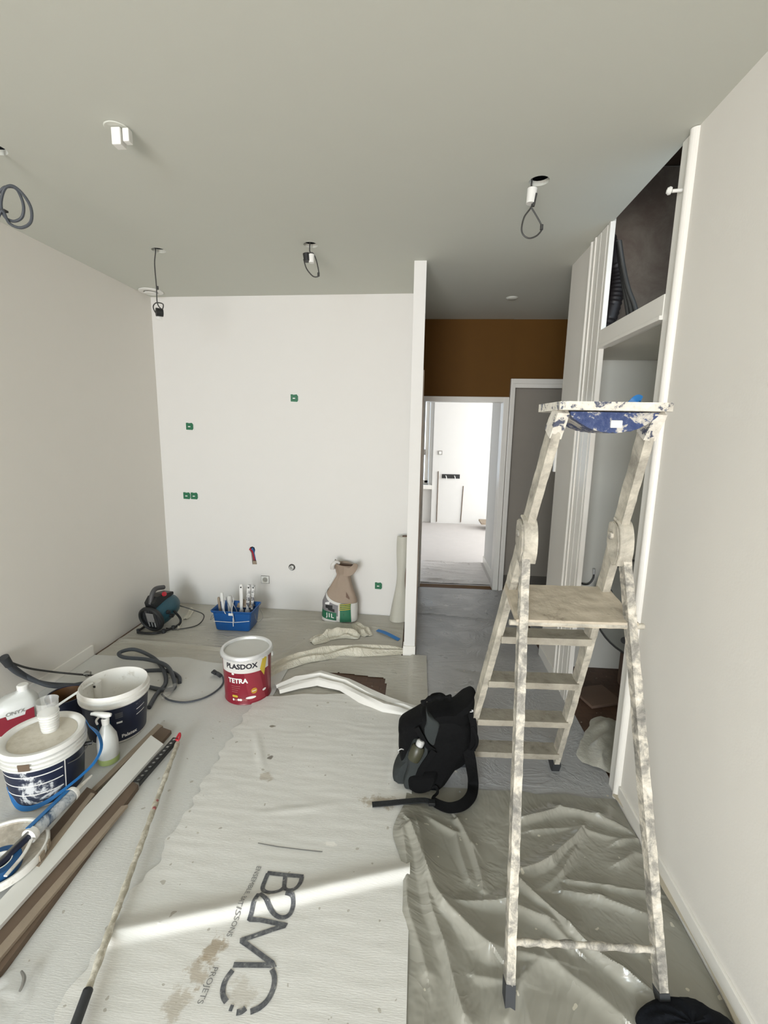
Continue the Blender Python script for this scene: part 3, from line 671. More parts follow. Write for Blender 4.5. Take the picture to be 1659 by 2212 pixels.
obj('socket_well', lathe(NB(), [(0, .002), (.022, .002), (.024, .008)], (p.x, y-.001, p.z), 20, (0, -1, 0)), CUPIN, t)
t = thing('water_pipes', 'red and blue insulated water pipes in an open wall chase', 'pipe', (pw.x, yfar(pw.x), pe.z))
yy = yfar(pw.x)
obj('blue_sleeve', tube(NB(), [(pw.x+.006, yy-.012, pw.z+.008), (pw.x+.004, yy+.01, pw.z+.008), (pw.x+.010, yy+.03, pw.z-.04), (pe.x+.008, yy+.04, pe.z-.0)], .011, 10), BLUEP, t, True)
obj('red_sleeve', tube(NB(), [(pw.x-.014, yy-.014, pw.z+.006), (pw.x-.014, yy+.01, pw.z+.004), (pw.x-.004, yy+.03, pw.z-.04), (pe.x-.008, yy+.04, pe.z+.0)], .010, 10), REDP, t, True)
obj('wooden_plug', bx((pe.x-.016, yy-.004, pe.z-.002), (pe.x+.018, yy+.05, pe.z+.028), .003), WOODL, t)
t = thing('drain_pipe', 'white round drain pipe end poking from the kitchen wall', 'pipe', (dr.x, yfar(dr.x), dr.z-.03))
obj('pipe_collar', lathe(NB(), [(.025, -.03), (.030, .001), (.027, .003), (.022, -.03)], (dr.x, yfar(dr.x), dr.z), 24, (0, -1, 0)), CABLE, t, True)
obj('pipe_end', lathe(NB(), [(.018, -.05), (.019, .02), (.0155, .02), (.0155, -.03), (0, -.03)], (dr.x, yfar(dr.x), dr.z), 24, (0, -1, 0)), WPLAS, t, True)
# ------------------------------------------------------------------ ceiling fittings
t = thing('ceiling_light_box', 'white electrical connector box with round plate near the left of the ceiling', 'ceiling fitting', (0, 0, 0))
c = PZ(258, 276, H); t.location = (c.x, c.y, H-.06)
obj('plate', lathe(NB(), [(0, -.004), (.040, -.004), (.043, -.001), (0, -.001)], (c.x-.01, c.y, H), 30), CEIL, t, True)
obj('connector', bx((c.x-.022, c.y-.018, H-.062), (c.x+.012, c.y+.018, H-.006), .004), WPLAS, t)
obj('connector', bx((c.x+.016, c.y-.012, H-.050), (c.x+.040, c.y+.014, H-.006), .005), WPLAS, t)
vp = PZ(329, 630, H)
t = thing('air_vent', 'round flat white ventilation outlet in the far left ceiling corner', 'vent', (vp.x, vp.y-.02, H-.02))
cy_ = vp.y-.02
obj('ring', lathe(NB(), [(.090, -.001), (.090, -.008), (.062, -.014), (.052, -.010), (.052, -.001)], (vp.x, cy_, H), 36), WPLAS, t, True)
obj('disc', lathe(NB(), [(0, -.022), (.045, -.022), (.050, -.016), (0, -.012)], (vp.x, cy_, H), 36), WPLAS, t, True)
def downlight(hp, y, cable, body, ptsplug, label, knot=None, white=True):
    t = thing('hanging_connector', label, 'cable', (hp.x, hp.y, H-.02), None)
    obj('cable', tube(NB(), cable, .0035, 8), CABLE, t, True)
    for (a, b, mat, r) in body:
        o = NB(); cyl(o, a, b, r, r*.9, 16); obj('connector' if mat is WPLAS else 'plug', o, mat, t, True)
    if knot is not None: o = NB(); cyl(o, Vector(knot)+Vector((0, 0, .01)), Vector(knot)-Vector((0, 0, .01)), .007, seg=10); obj('cable_end', o, CABLE, t, True)
g = lambda u, v, yy: PY(u, v, yy)
y = HOLES[0].y
downlight(HOLES[0], y, [(HOLES[0].x-.02, y, H+.06), g(336, 543, y), g(334, 570, y), g(338, 620, y), g(340, 655, y), g(350, 668, y-.01), g(352, 657, y-.02), g(338, 654, y-.03), g(331, 662, y-.02), g(335, 674, y-.01), g(342, 680, y)],
    [(g(337, 674, y-.015), g(352, 676, y+.01), BLKM, .026), (g(343, 684, y), g(343, 690, y), CLEAR, .02)], None, 'long dark cable hanging from the left ceiling cut-out with a round black plug', g(340, 622, y))
y = HOLES[1].y
downlight(HOLES[1], y, [(HOLES[1].x, y, H+.06), g(669, 535, y), g(670, 545, y), g(677, 548, y), g(684, 565, y), g(689, 592, y), g(685, 598, y), g(675, 596, y), g(662, 580, y), g(656, 560, y)],
    [(g(662, 548, y), g(664, 565, y), BLKM, .022), (g(673, 550, y), g(673, 568, y), WPLAS, .018)], None, 'looped dark cable with black plug under the middle ceiling cut-out', g(688, 593, y))
y = HOLES[2].y
downlight(HOLES[2], y, [(HOLES[2].x-.03, y, H+.05), g(1149, 390, y), g(1148, 402, y), g(1150, 425, y), g(1148, 446, y), g(1132, 470, y), g(1127, 500, y), g(1140, 514, y), g(1158, 510, y), g(1171, 495, y), g(1169, 485, y), g(1158, 465, y), g(1147, 447, y)],
    [(g(1150, 408, y), g(1146, 440, y), WPLAS, .021), (g(1158, 418, y-.01), g(1152, 446, y-.01), CABLE, .006)], None, 'white connector with a teardrop cable loop under the right ceiling cut-out', g(1170, 491, y))
y = HOLES[3].y
t = thing('cable_coil', 'coiled dark grey cable hanging from the ceiling at the left edge', 'cable', (HOLES[3].x, y, H-.2))
obj('coil', tube(NB(), [(HOLES[3].x, y, H+.05), g(-6, 335, y), g(-14, 380, y), g(-6, 415, y), g(12, 404, y), g(35, 408, y), g(50, 440, y), g(48, 468, y), g(30, 478, y), g(10, 468, y), g(2, 440, y), g(10, 408, y), g(28, 402, y-.01), g(50, 420, y-.01), g(67, 450, y-.01), g(66, 480, y-.01), g(45, 492, y-.01), g(20, 482, y-.01), g(5, 455, y-.01), g(-8, 480, y-.01)], .0055, 8), HOSE, t, True)
obj('cable_tie', bx(g(2, 452, y)-Vector((.006, .012, .006)), g(15, 460, y)+Vector((0, .006, .004)), .002), CABLE, t)

# ------------------------------------------------------------------ stepladder
LCX, LCY, LYAW = .513, 1.072, .041
def LP(a, v, z): return Vector((LCX+a*math.cos(LYAW)-v*math.sin(LYAW), LCY+a*math.sin(LYAW)+v*math.cos(LYAW), z))
def rv(z): q = z/1.657; return .97+(.257-.97)*q, .223+(.125-.223)*q
ZH = 1.317
def nv(z): vh, wh = rv(ZH); q = z/ZH; return vh*q, .215+(wh+.006-.215)*q
def RP(s, z): v, w = rv(z); return LP(s*w, v, z)
def NP(s, z): v, w = nv(z); return LP(s*w, v, z)
LUP = Vector((math.cos(LYAW), math.sin(LYAW), 0))
LAD = thing('stepladder', 'tall paint-crusted aluminium stepladder with platform and blue tray top', 'stepladder', (LCX, LCY+.45, 0))
for s in (-1, 1):
    o = obj('front_rail', bar(NB(), RP(s, .03), RP(s, 1.63), .052, .024, LUP, .0022, 90, s*3), LADW, LAD, True)
    fb = NB(); bar(fb, RP(s, -.0)+Vector((0, 0, .012)), RP(s, .075), .062, .036, LUP); obj('rubber_foot', fb, RUBBER, o)
    o = obj('rear_leg', bar(NB(), NP(s, .05), NP(s, 1.30), .034, .024, LUP, .0025, 90, s*7+1), LADG if s < 0 else LADG, LAD, True)
    fb = NB(); bar(fb, NP(s, 0)+Vector((0, 0, .014)), NP(s, .07), .038, .028, LUP); obj('rubber_foot', fb, RUBBER, o)
    # hinge plate: rounded cheek wrapping rail and leg
    v, w = rv(1.30); hb = NB()
    prof = [(-.040, 1.20), (-.052, 1.235), (-.050, 1.275), (-.034, 1.318), (.0, 1.332), (.030, 1.326), (.036, 1.295), (.034, 1.255), (.012, 1.225), (-.015, 1.19)]
    for a0, th in ((w-.021, .010), (w+.013, .012)):
        pts = [LP(s*a0, v+dv, z) for dv, z in prof]; prism(hb, pts, LUP*s*th)
    bmesh.ops.bevel(hb, geom=hb.edges[:], offset=.003, segments=2, affect='EDGES')
    pts = [(-.048, 1.20), (-.060, 1.24), (-.056, 1.29), (-.036, 1.328), (.0, 1.342)]
    strap(hb, [LP(s*w, v+dv, z) for dv, z in pts], .044, .008, lambda q: LP(0, -1, .6)-LP(0, 0, 0), 4)
    obj('hinge', hb, LADW, LAD, True)
    cyl_b = NB(); cyl(cyl_b, LP(s*(w-.03), v+.0, 1.285), LP(s*(w+.03), v, 1.285), .012, seg=14); obj('hinge_pin', cyl_b, LADG, LAD, True)
for i, z in enumerate((.135, .365, .605, .845)):
    v, w = rv(z); b = bar(NB(), LP(-w+.008, v+.0, z), LP(w-.008, v+.0, z), .085, .026, (0, 0, 1), .0018, 40, i*5)
    obj('tread', b, LADD, LAD, True)
# platform board
bm = NB(); N = 26
zf, zb = 1.035, 1.078
vf = nv(1.04)[0]-.012; vb = rv(1.08)[0]+.012; wf, wb = .186, .178
rows = []
for k, dz in ((0, -.020), (1, 0)):
    for i in range(N+1):
        q = i/N; r = []
        for j in range(N+1):
            a = -1+2*j/N; p = LP(a*(wf+(wb-wf)*q), vf+(vb-vf)*q, zf+(zb-zf)*q+dz+(noise.noise(Vector((a*5, q*6, k)))*.0022)); r.append(bm.verts.new(p))
        rows.append(r)
M = N+1
for k in range(2):
    for i in range(N):
        for j in range(N): bm.faces.new((rows[k*M+i][j], rows[k*M+i][j+1], rows[k*M+i+1][j+1], rows[k*M+i+1][j]))
for i in range(N):
    for j in (0, N): bm.faces.new((rows[i][j], rows[i+1][j], rows[M+i+1][j], rows[M+i][j]))
    for r0 in (0, N): bm.faces.new((rows[r0][i], rows[r0][i+1], rows[M+r0][i+1], rows[M+r0][i]))
obj('platform', bm, LADP, LAD)
bm = NB(); cyl(bm, LP(-.205, nv(1.025)[0], 1.022), LP(.205, nv(1.025)[0], 1.022), .009, seg=12); obj('platform_rod', bm, LADW, LAD, True)
bm = NB(); bar(bm, LP(-rv(1.06)[1], rv(1.06)[0], 1.05), LP(rv(1.06)[1], rv(1.06)[0], 1.05), .03, .025, (0, 0, 1), .001, 20); obj('platform_bracket', bm, LADW, LAD, True)
v, w = nv(.165); obj('crossbar', tube(NB(), [LP(-w, v, .163), LP(-.05, v, .165), LP(w, v, .163)], lambda q: .0095+.002*math.sin(q*40), 12, 14), LADG, LAD, True)
# tray top
tv0, tv1, tw = .205, .385, .146; TX = .006
def TP(a, v, z): return LP(a+TX, v, z)
bm = holed([(-tw, tv0), (-tw+.02, tv0-.012), (tw-.02, tv0-.012), (tw, tv0), (tw+.012, tv1-.03), (tw-.01, tv1), (-tw+.01, tv1), (-tw-.012, tv1-.03)], [[(-tw+.012, tv0+.008), (tw-.012, tv0+.008), (tw-.004, tv1-.014), (-tw+.004, tv1-.014)]], lambda x, y: TP(x, y, 1.664), (0, 0, .022))
obj('tray_rim', bm, LADT, LAD, label='white paint-spattered tray rim')
bm = bx((0, 0, 0), (.1, .1, .1)); bm.free(); bm = NB(); prism(bm, [TP(-tw+.012, tv0+.008, 1.664), TP(tw-.012, tv0+.008, 1.664), TP(tw-.004, tv1-.014, 1.664), TP(-tw+.004, tv1-.014, 1.664)], (0, 0, .010)); obj('tray_floor', bm, LADT, LAD)
bm = NB(); N = 30
und = []
for i in range(N+1):
    a = -1+2*i/N; zz = 1.660-.045*(max(0, 1-abs(a)**2.5))-.006*abs(noise.noise(Vector((a*9, 0, 0))))
    und.append(TP(a*(tw-.03)+.006, tv0+.02, zz-.006))
poly = [TP(-(tw-.03)+.006, tv0+.02, 1.661)]+und+[TP((tw-.03)+.006, tv0+.02, 1.661)]
prism(bm, poly, LP(0, .14, 0)-LP(0, 0, 0)); ub = obj('tray_bracket', bm, LADB, LAD, label='blue plastic bracket smeared with paint')
bm = bx(TP(-.004, tv0+.012, 1.620), TP(.026, tv0+.0195, 1.640), .003); obj('latch', bm, WPLAS, ub)
for x in (.004, .024): pass
for s in (-1, 1):
    b = NB(); bar(b, RP(s, 1.60)+Vector((0, 0, -.0)), TP(s*.128, .245, 1.668), .050, .032, LUP, .002, 12, s); obj('rail_cap', b, LADT, LAD, True)
bm = strap(NB(), [TP(.060, .26, 1.682), TP(.070, .255, 1.696), TP(.082, .26, 1.702), TP(.09, .262, 1.698)], .02, .004, (0, -1, .5)); tag(obj('tape_scrap', bm, BLUET, None, True), 'scrap of bright blue masking tape lying on the ladder tray', 'tape')

# ------------------------------------------------------------------ crimson paint can
PC = Vector((-1.0, 2.515, .0065)); Rb, Rt, HC = .134, .143, .30
CAN = thing('paint_can', 'crimson and white PLASDOX TETRA paint can with closed grey lid', 'paint can', PC)
obj('body', lathe(NB(), [(0, 0), (Rb-.002, 0), (Rb+.002, .006), (Rb, .010), (Rt-.001, HC-.012), (Rt+.003, HC-.006)], PC, 72), RED, CAN, True)
def band(z0, z1, a0, a1, lift, mat, name, slant=0, parent=CAN, c=PC, r0=Rb, r1=Rt, hh=HC, seg=30):
    bm = NB(); rings = []
    for i in range(seg+1):
        a = a0+(a1-a0)*i/seg
        rings.append([(a, z0+slant*(i/seg)), (a, z1+slant*(i/seg))])
    vr = [[bm.verts.new((c[0]+math.cos(a)*(r0+(r1-r0)*z/hh+lift), c[1]+math.sin(a)*(r0+(r1-r0)*z/hh+lift), c[2]+z)) for a, z in r] for r in rings]
    for p, q in zip(vr, vr[1:]): bm.faces.new((p[0], q[0], q[1], p[1]))
    return obj(name, bm, mat, parent, True, recalc=True)
FA = math.atan2(-PC.y, -PC.x)   # the side of the can that faces the camera
def warp_poly(pts, mat, name, lift, ang, parent=CAN, c=PC, r0=Rb, r1=Rt, hh=HC, sub=.006):
    bm = NB(); bm.faces.new([bm.verts.new((x, y, 0)) for x, y in pts]); bmesh.ops.triangulate(bm, faces=bm.faces)
    x = min(p[0] for p in pts)+sub; xm = max(p[0] for p in pts)
    while x < xm: bmesh.ops.bisect_plane(bm, geom=bm.verts[:]+bm.edges[:]+bm.faces[:], plane_co=(x, 0, 0), plane_no=(1, 0, 0)); x += sub
    return obj(name, wrap(bm, c, r0, r1, hh, ang, 0, lift), mat, parent, False)
band(.205, .292, FA-1.25, FA+.98, .0012, BAGW, 'white_band', seg=60)
warp_poly([(-.03, .21), (.06, .21), (.10, .02), (.0, .02)], REDL, 'facet', .0009, FA+.05)
warp_poly([(.112, .21), (.150, .21), (.158, .05), (.125, .05)], REDL, 'facet', .0009, FA+.05)
warp_poly([(.052, .215), (.072, .278), (.108, .283), (.088, .20), (.080, .165)], YEL, 'yellow_flash', .0022, FA+.14)
bm = text_mesh('PLASDOX', .043, .0016, .006); obj('brand_lettering', wrap(bm, PC, Rb, Rt, HC, FA-.27, .234, .0022), BLK, CAN, label='black PLASDOX lettering')
bm = text_mesh('TETRA', .040, .0016, .006); obj('name_lettering', wrap(bm, PC, Rb, Rt, HC, FA-.44, .145, .0022), WINK, CAN, label='white TETRA lettering')
for i, wv in enumerate((.055, .052, .040, .036)): warp_poly([(0, .122-i*.0125), (wv, .122-i*.0125), (wv, .126-i*.0125), (0, .126-i*.0125)], SALMON, 'print_line', .0015, FA-.72)
warp_poly([(0, .058), (.004, .066), (.034, .066), (.038, .058), (.034, .052), (.004, .052)], YEL, 'yellow_tag', .0016, FA-.72)
warp_poly(circ(0, .088, .018, 18), ORA, 'orange_seal', .0016, FA+.24)
warp_poly([(-.012, .085), (.012, .088), (.012, .092), (-.012, .089)], WINK, 'seal_print', .0028, FA+.24)
for a, wv, z in ((-.66, .006, .036), (-.54, .010, .036), (-.42, .008, .038), (-.33, .008, .038), (-.24, .007, .038), (-.12, .010, .038), (.10, .030, .048), (.72, .014, .072)):
    warp_poly(circ(0, z, wv, 14, .007+wv*.05), WINK if a in (-.66, -.42, .10, .72, -.33) else SALMON, 'print_mark', .0016, FA+a)
warp_poly(circ(0, .200, .009, 10, .006), WINK, 'print_mark', .0024, FA-.62)
lid = obj('lid', lathe(NB(), [(0, HC-.010), (Rt-.012, HC-.010), (Rt-.010, HC-.002)], PC, 72), TINLID, CAN, True)
obj('lid_ring', lathe(NB(), [(Rt-.012, HC-.006), (Rt-.009, HC+.004), (Rt+.003, HC+.006), (Rt+.009, HC-.001), (Rt+.010, HC-.012), (Rt+.004, HC-.018)], PC, 72), METAL, CAN, True)
for k in range(18):
    a = FA-1.4+k*.17; p = PC+Vector((math.cos(a)*(Rt+.006), math.sin(a)*(Rt+.006), HC-.018)); t_ = Vector((-math.sin(a), math.cos(a), 0))
    b = NB(); strap(b, [p-t_*.010+Vector((0, 0, .006)), p+Vector((0, 0, -.001)), p+t_*.010+Vector((0, 0, .006))], .010, .002, (math.cos(a), math.sin(a), 0), 3); obj('lid_tab', b, METAL, lid, True)
ea = FA+1.35; ep = PC+Vector((math.cos(ea)*(Rt+.004), math.sin(ea)*(Rt+.004), HC-.045))
obj('handle_ear', lathe(NB(), [(0, 0), (.016, 0), (.014, .006), (.006, .010), (0, .010)], ep, 18, (math.cos(ea), math.sin(ea), 0)), METAL, CAN, True)
hb = NB(); tube(hb, [PC+Vector((math.cos(ea+q*1.2)*(Rt+.014), math.sin(ea+q*1.2)*(Rt+.014), HC-.045-.02*math.sin(q*PI))) for q in [i/8*2.6 for i in range(9)]], .0022, 8, 3); obj('wire_handle', hb, STEEL, CAN, True)

# ------------------------------------------------------------------ paint buckets
BO = Vector((-1.555, 2.10, .0125))
OB = thing('open_bucket', 'open white paint bucket with navy label standing behind the lidded one', 'bucket', BO)
hh = .275; r0, r1 = .132, .155
obj('body', lathe(NB(), [(0, 0), (r0-.004, 0), (r0, .004), (r1-.002, .212), (r1+.009, .215), (r1+.010, .223), (r1+.001, .226), (r1+.002, .238), (r1+.011, .241), (r1+.011, .249), (r1+.003, .252), (r1+.004, hh-.004), (r1+.001, hh), (r1-.003, hh-.004), (r0-.004, .006), (0, .006)], BO, 64), WPLASD, OB, True)
FB = math.atan2(-BO.y, -BO.x)
band(.012, .205, FB-1.7, FB+1.5, .0012, NAVY, 'navy_label', 0, OB, BO, r0, r1+.001, .225, 60)
kw = dict(parent=OB, c=BO, r0=r0, r1=r1, hh=.225)
warp_poly([(-.032, .09), (.030, .09), (.030, .205), (-.032, .205)], TEAL, 'label_frame', .0018, FB-.42, **kw)
warp_poly([(-.026, .10), (.022, .10), (.022, .195), (-.026, .195)], NAVY, 'label_panel', .0024, FB-.42, **kw)
bm = text_mesh('Palatex', .026, .0007, .006); obj('name_lettering', wrap(bm, BO, r0, r1, .225, FB+.36, .030, .002), WINK, OB)
for k in range(3): warp_poly(circ(0, .034, .005, 8), WINK, 'star_print', .0022, FB-.46+k*.10, **kw)
warp_poly([(-.014, .118), (.012, .118), (.012, .128), (-.014, .128)], WINK, 'print_mark', .002, FB+.06, **kw)
for k in range(4): warp_poly([(-.018, .15+k*.008), (.016, .15+k*.008), (.016, .1525+k*.008), (-.018, .1525+k*.008)], INK2, 'print_line', .002, FB+.06, **kw)
for k in range(3): warp_poly([(-.0, .125+k*.03), (.055, .132+k*.03), (.055, .1355+k*.03), (0, .1285+k*.03)], WINK, 'print_line', .002, FB+.62, **kw)
pr = NB(); a = FB+PI+.62; cc = BO+Vector((math.cos(a)*(r1-.022), math.sin(a)*(r1-.022), .07)); cyl(pr, cc, cc+Vector((0, 0, .175)), .017, .020, 16); obj('inner_spout', pr, WPLASD, OB, True)
obj('spout_hole', bx(cc+Vector((-.006, -.024, .15)), cc+Vector((.004, -.018, .16)), .001), BLKM, OB)

NBK = Vector((-1.605, 1.695, .0125)); hh = .262; r0, r1 = .132, .150
CB = thing('lidded_bucket', 'nearest paint bucket with dusty closed lid and paint-smeared navy label', 'bucket', NBK)
FN = math.atan2(-NBK.y, -NBK.x)
obj('body', lathe(NB(), [(0, 0), (r0-.004, 0), (r0, .004), (r1-.003, .188), (r1+.008, .191), (r1+.009, .198), (r1+.001, .200), (r1, .207), (r1+.010, .210), (r1+.011, .217), (r1+.001, .219), (r1, .226), (r1+.010, .229), (r1+.010, .234), (r1, .237), (r1, hh-.012)], NBK, 64), WPLAS, CB, True)
band(.010, .190, FN-1.9, FN+.42, .0012, NAVYD, 'navy_label', 0, CB, NBK, r0, r1, .2, 60)
band(.010, .190, FN+.44, FN+1.6, .0012, NAVY, 'navy_label', 0, CB, NBK, r0, r1, .2, 30)
for z in (.07, .115, .158): band(z, z+.005, FN-1.7, FN+.36, .0022, WINK, 'white_stripe', 0, CB, NBK, r0, r1, .2, 50)
band(.02, .19, FN+.405, FN+.435, .0024, WINK, 'white_stripe', 0, CB, NBK, r0, r1, .2, 2)
band(.200, .232, FN-.62, FN-.35, .0100, WOOD, 'brown_smear', 0, CB, NBK, r0, r1, .2, 8)
l = obj('lid', lathe(NB(), [(0, hh-.010), (r1-.022, hh-.010), (r1-.018, hh-.002), (r1-.008, hh+.004), (r1+.006, hh+.003), (r1+.010, hh-.004), (r1+.010, hh-.018), (r1+.004, hh-.022)], NBK, 72), WPLAS, CB, True)
obj('lid_top', lathe(NB(), [(0, hh-.0085), (r1-.024, hh-.0085), (r1-.024, hh-.0095)], NBK, 64), LIDM, l, True)
hp = lambda a, z, r=.006: NBK+Vector((math.cos(a)*(r1+r), math.sin(a)*(r1+r), z))
obj('wire_handle', tube(NB(), [hp(FN+.48, .165), hp(FN+.8, .155), hp(FN+1.1, .165, .012), hp(FN+1.3, .175, .02)], .002, 8, 5), STEEL, CB, True)
kb = NB(); cyl(kb, hp(FN+1.25, .172, .0), hp(FN+1.25, .172, .03), .009, seg=12); obj('handle_ear', kb, BLKM, CB, True)
# blue strap looped round the bucket
e = NB(); ring = [hp(FN-1.35, .05, -.010), hp(FN-1.0, .010, -.012), hp(FN-.6, .000, -.010), hp(FN-.2, .010, -.010), hp(FN+.15, .028, -.008), hp(FN+.45, .045, .0), hp(FN+.75, .065, .02), hp(FN+.95, .10, .055), hp(FN+1.08, .15, .075), hp(FN+1.2, .20, .06), hp(FN+1.32, .235, .025), hp(FN+1.5, .245, .012)]
ring[0].z = .09
strap(e, [p+Vector((0, 0, .012)) for p in ring], lambda q: .026-.014*math.sin(PI*q)**2, .002, lambda q: (math.cos(FN-1.35+q*2.85), math.sin(FN-1.35+q*2.85), .25), 6)
tag(obj('blue_strap', e, BLUET, None, True), 'loose blue plastic band looped around the nearest lidded bucket', 'strap')
# clear cup with white cups inside, on the lid
cu = PZ(101, 1580, .27); CU = Vector((cu.x, cu.y+.02, .012+hh-.0075)); t = thing('measuring_cup', 'clear plastic cup holding a ribbed white cup on the bucket lid', 'cup', CU)
obj('white_cup', lathe(NB(), [(0, 0), (.031, 0)]+[(.030+.0035*(i % 2)+.0006*i, .004+.0062*i) for i in range(14)]+[(.036, .086), (.0, .084)], CU, 32), WPLAS, t, True, label='ribbed white inner cup')
obj('clear_cup', lathe(NB(), [(.034, .002), (.0365, .03), (.042, .140), (.0435, .143), (.041, .140), (.036, .035)], CU, 32), CLEAR, t, True, label='clear outer cup')
# white jerrycan at the left edge
J = Vector((-1.965, 1.945, .0125))
t = thing('jerrycan', 'white plastic jerrycan with crimson label cut by the left edge', 'canister', J)
bm = NB(); rings = []
ang = .62
for z, w, d, ox in ((0, .085, .055, 0), (.01, .092, .062, 0), (.19, .095, .064, 0), (.235, .088, .058, .0), (.262, .062, .040, .012), (.278, .030, .024, .030), (.290, .022, .022, .034)):
    rings.append([J+Vector((ox*math.cos(ang), ox*math.sin(ang), z))+Matrix.Rotation(ang, 3, 'Z') @ Vector((w*math.copysign(abs(math.cos(q))**.55, math.cos(q)), d*math.copysign(abs(math.sin(q))**.55, math.sin(q)), 0)) for q in [2*PI*j/28 for j in range(28)]])
ring_loft(bm, rings); obj('body', bm, MILKY, t, True)
cc = J+Vector((.034*math.cos(ang), .034*math.sin(ang), .286)); obj('screw_cap', lathe(NB(), [(.024, 0), (.025, .024), (.021, .029), (0, .030)], cc, 24), WPLAS, t, True)
nrm = Matrix.Rotation(ang, 3, 'Z') @ Vector((0, -1, 0)); sd = Matrix.Rotation(ang, 3, 'Z') @ Vector((1, 0, 0))
def jl(x, z, o=.066): return J+sd*x+nrm*o+Vector((0, 0, z))
obj('label', prism(NB(), [jl(-.07, .10), jl(.075, .10), jl(.078, .215), jl(.045, .205), jl(.04, .185), jl(-.03, .175), jl(-.035, .195), jl(-.07, .19)], -nrm*.002), RED, t)
bm = text_mesh('ONYX', .026, 0, .01)
for v_ in bm.verts: v_.co = jl(v_.co.x+.004, v_.co.y+.198+.12*v_.co.x, .0668)
obj('label_lettering', bm, STEEL, t)
# brown tinted bucket behind
Q = Vector((-1.815, 2.085, .0125))
t = thing('brown_bucket', 'dark bucket with rusty brown inside half hidden behind the white buckets', 'bucket', Q)
obj('body', lathe(NB(), [(0, 0), (.075, 0), (.090, .19), (.094, .19), (.094, .196), (.088, .196), (.073, .01), (0, .01)], Q, 44), NAVY, t, True); obj('inner_wall', lathe(NB(), [(.071, .012), (.0865, .192)], Q, 44), RUST, t, True)
obj('handle', strap(NB(), [Q+Vector((.02, -.125, .185)), Q+Vector((.06, -.10, .215)), Q+Vector((.11, -.04, .245)), Q+Vector((.13, .03, .25)), Q+Vector((.125, .07, .215))], .012, .003, (0, -1, .5)), WPLAS, t, True)
# spray bottle
S = Vector((-1.447, 1.872, .0125)); t = thing('spray_bottle', 'translucent spray bottle with lime liquid between the two buckets', 'spray bottle', S)
sb = [(0, 0), (.040, 0), (.045, .006), (.046, .10), (.042, .135), (.028, .165), (.016, .19), (.0145, .205)]
obj('bottle', lathe(NB(), sb, S, 32), MILKY, t, True); obj('liquid', lathe(NB(), [(.0458, .004), (.0466, .030), (.046, .032)], S, 32), LIMEL, t, True, label='lime green liquid')
obj('collar', lathe(NB(), [(.016, .196), (.0175, .22), (.012, .226)], S, 20), WPLAS, t, True)
dv = Vector((-.86, -.2, 0)).normalized()
hd = NB(); ring_loft(hd, [[S+dv*x+Vector((-dv.y, dv.x, 0))*w*math.cos(q)+Vector((0, 0, z+h_*math.sin(q))) for q in [2*PI*j/14 for j in range(14)]] for x, w, h_, z in ((-.028, .008, .007, .240), (-.012, .014, .014, .238), (.012, .014, .014, .243), (.045, .010, .009, .252), (.060, .007, .006, .252))])
obj('spray_head', hd, WPLAS, t, True); obj('trigger', tube(NB(), [S+dv*.025+Vector((0, 0, .235)), S+dv*.04+Vector((0, 0, .215)), S+dv*.036+Vector((0, 0, .195))], .005, 8), WPLAS, t, True)

# ------------------------------------------------------------------ hose
def hz(u, v, z=.03):
    p = PZ(u, v, z); w = PX(u, v, XL+.035)
    return w if p.x < XL+.035 else p
hb = [hz(12, 1432, .25), hz(40, 1455, .13), hz(90, 1475, .05), hz(150, 1480, .05), hz(205, 1478, .03), hz(262, 1470, .025), hz(330, 1486, .025), hz(362, 1490, .028), hz(378, 1480, .035), hz(362, 1440, .05), hz(320, 1425, .07), hz(268, 1420, .06), hz(258, 1410, .055), hz(290, 1403, .05), hz(330, 1420, .03), hz(352, 1445, .028), hz(358, 1475, .025), hz(338, 1500, .022), hz(322, 1528, .022)]
t = thing('spray_hose', 'thick dark grey hose curling behind the open bucket up the left wall', 'hose', (-1.8, 2.5, .01))
obj('hose', tube(NB(), hb, .0125, 12), HOSE, t, True)
obj('hose', tube(NB(), [hz(10, 1425, .26), hz(60, 1462, .10), hz(120, 1483, .06), hz(200, 1472, .03), hz(260, 1455, .02), hz(330, 1448, .02), hz(365, 1450, .02), hz(386, 1462, .02), hz(388, 1475, .018)], .012, 12), HOSE, t, True)
obj('thin_hose', tube(NB(), [hz(15, 1428, .25), hz(60, 1443, .13), hz(120, 1452, .08), hz(185, 1458, .07), hz(240, 1462, .05), hz(300, 1460, .03)], .006, 10), CABLE, t, True)
ft = NB(); cyl(ft, hz(182, 1456, .075), hz(196, 1455, .075), .013, seg=12); cyl(ft, hz(188, 1450, .085), hz(188, 1462, .06), .009, seg=10); obj('brass_fitting', ft, STEEL, t, True)
ft = NB(); cyl(ft, hz(8, 1420, .27), hz(20, 1437, .22), .024, .02, seg=14); obj('hose_coupling', ft, RUBBER, t, True)
t = thing('cable_lead', 'thin grey lead arcing along the floor to a black connector beside the crimson can', 'cable', (-1.3, 2.5, .012))
obj('cable', tube(NB(), [hz(350, 1500, .03), hz(365, 1512, .02), hz(400, 1517, .018), hz(440, 1508, .018), hz(468, 1492, .018), hz(482, 1475, .018), hz(480, 1460, .02), hz(470, 1452, .03)], .0055, 10), HOSE, t, True)
ft = NB(); cyl(ft, hz(462, 1450, .03), hz(476, 1460, .03), .012, seg=12); cyl(ft, hz(458, 1452, .035), hz(466, 1456, .035), .008, seg=10); obj('connector', ft, RUBBER, t, True)
ft = NB(); tube(ft, [hz(352, 1512, .015), hz(362, 1495, .03), hz(378, 1480, .04), hz(388, 1478, .03)], lambda q: .022*math.sin(PI*min(1, q+.15)), 12, 5); obj('clear_wrapping', ft, CLEAR, t, True)

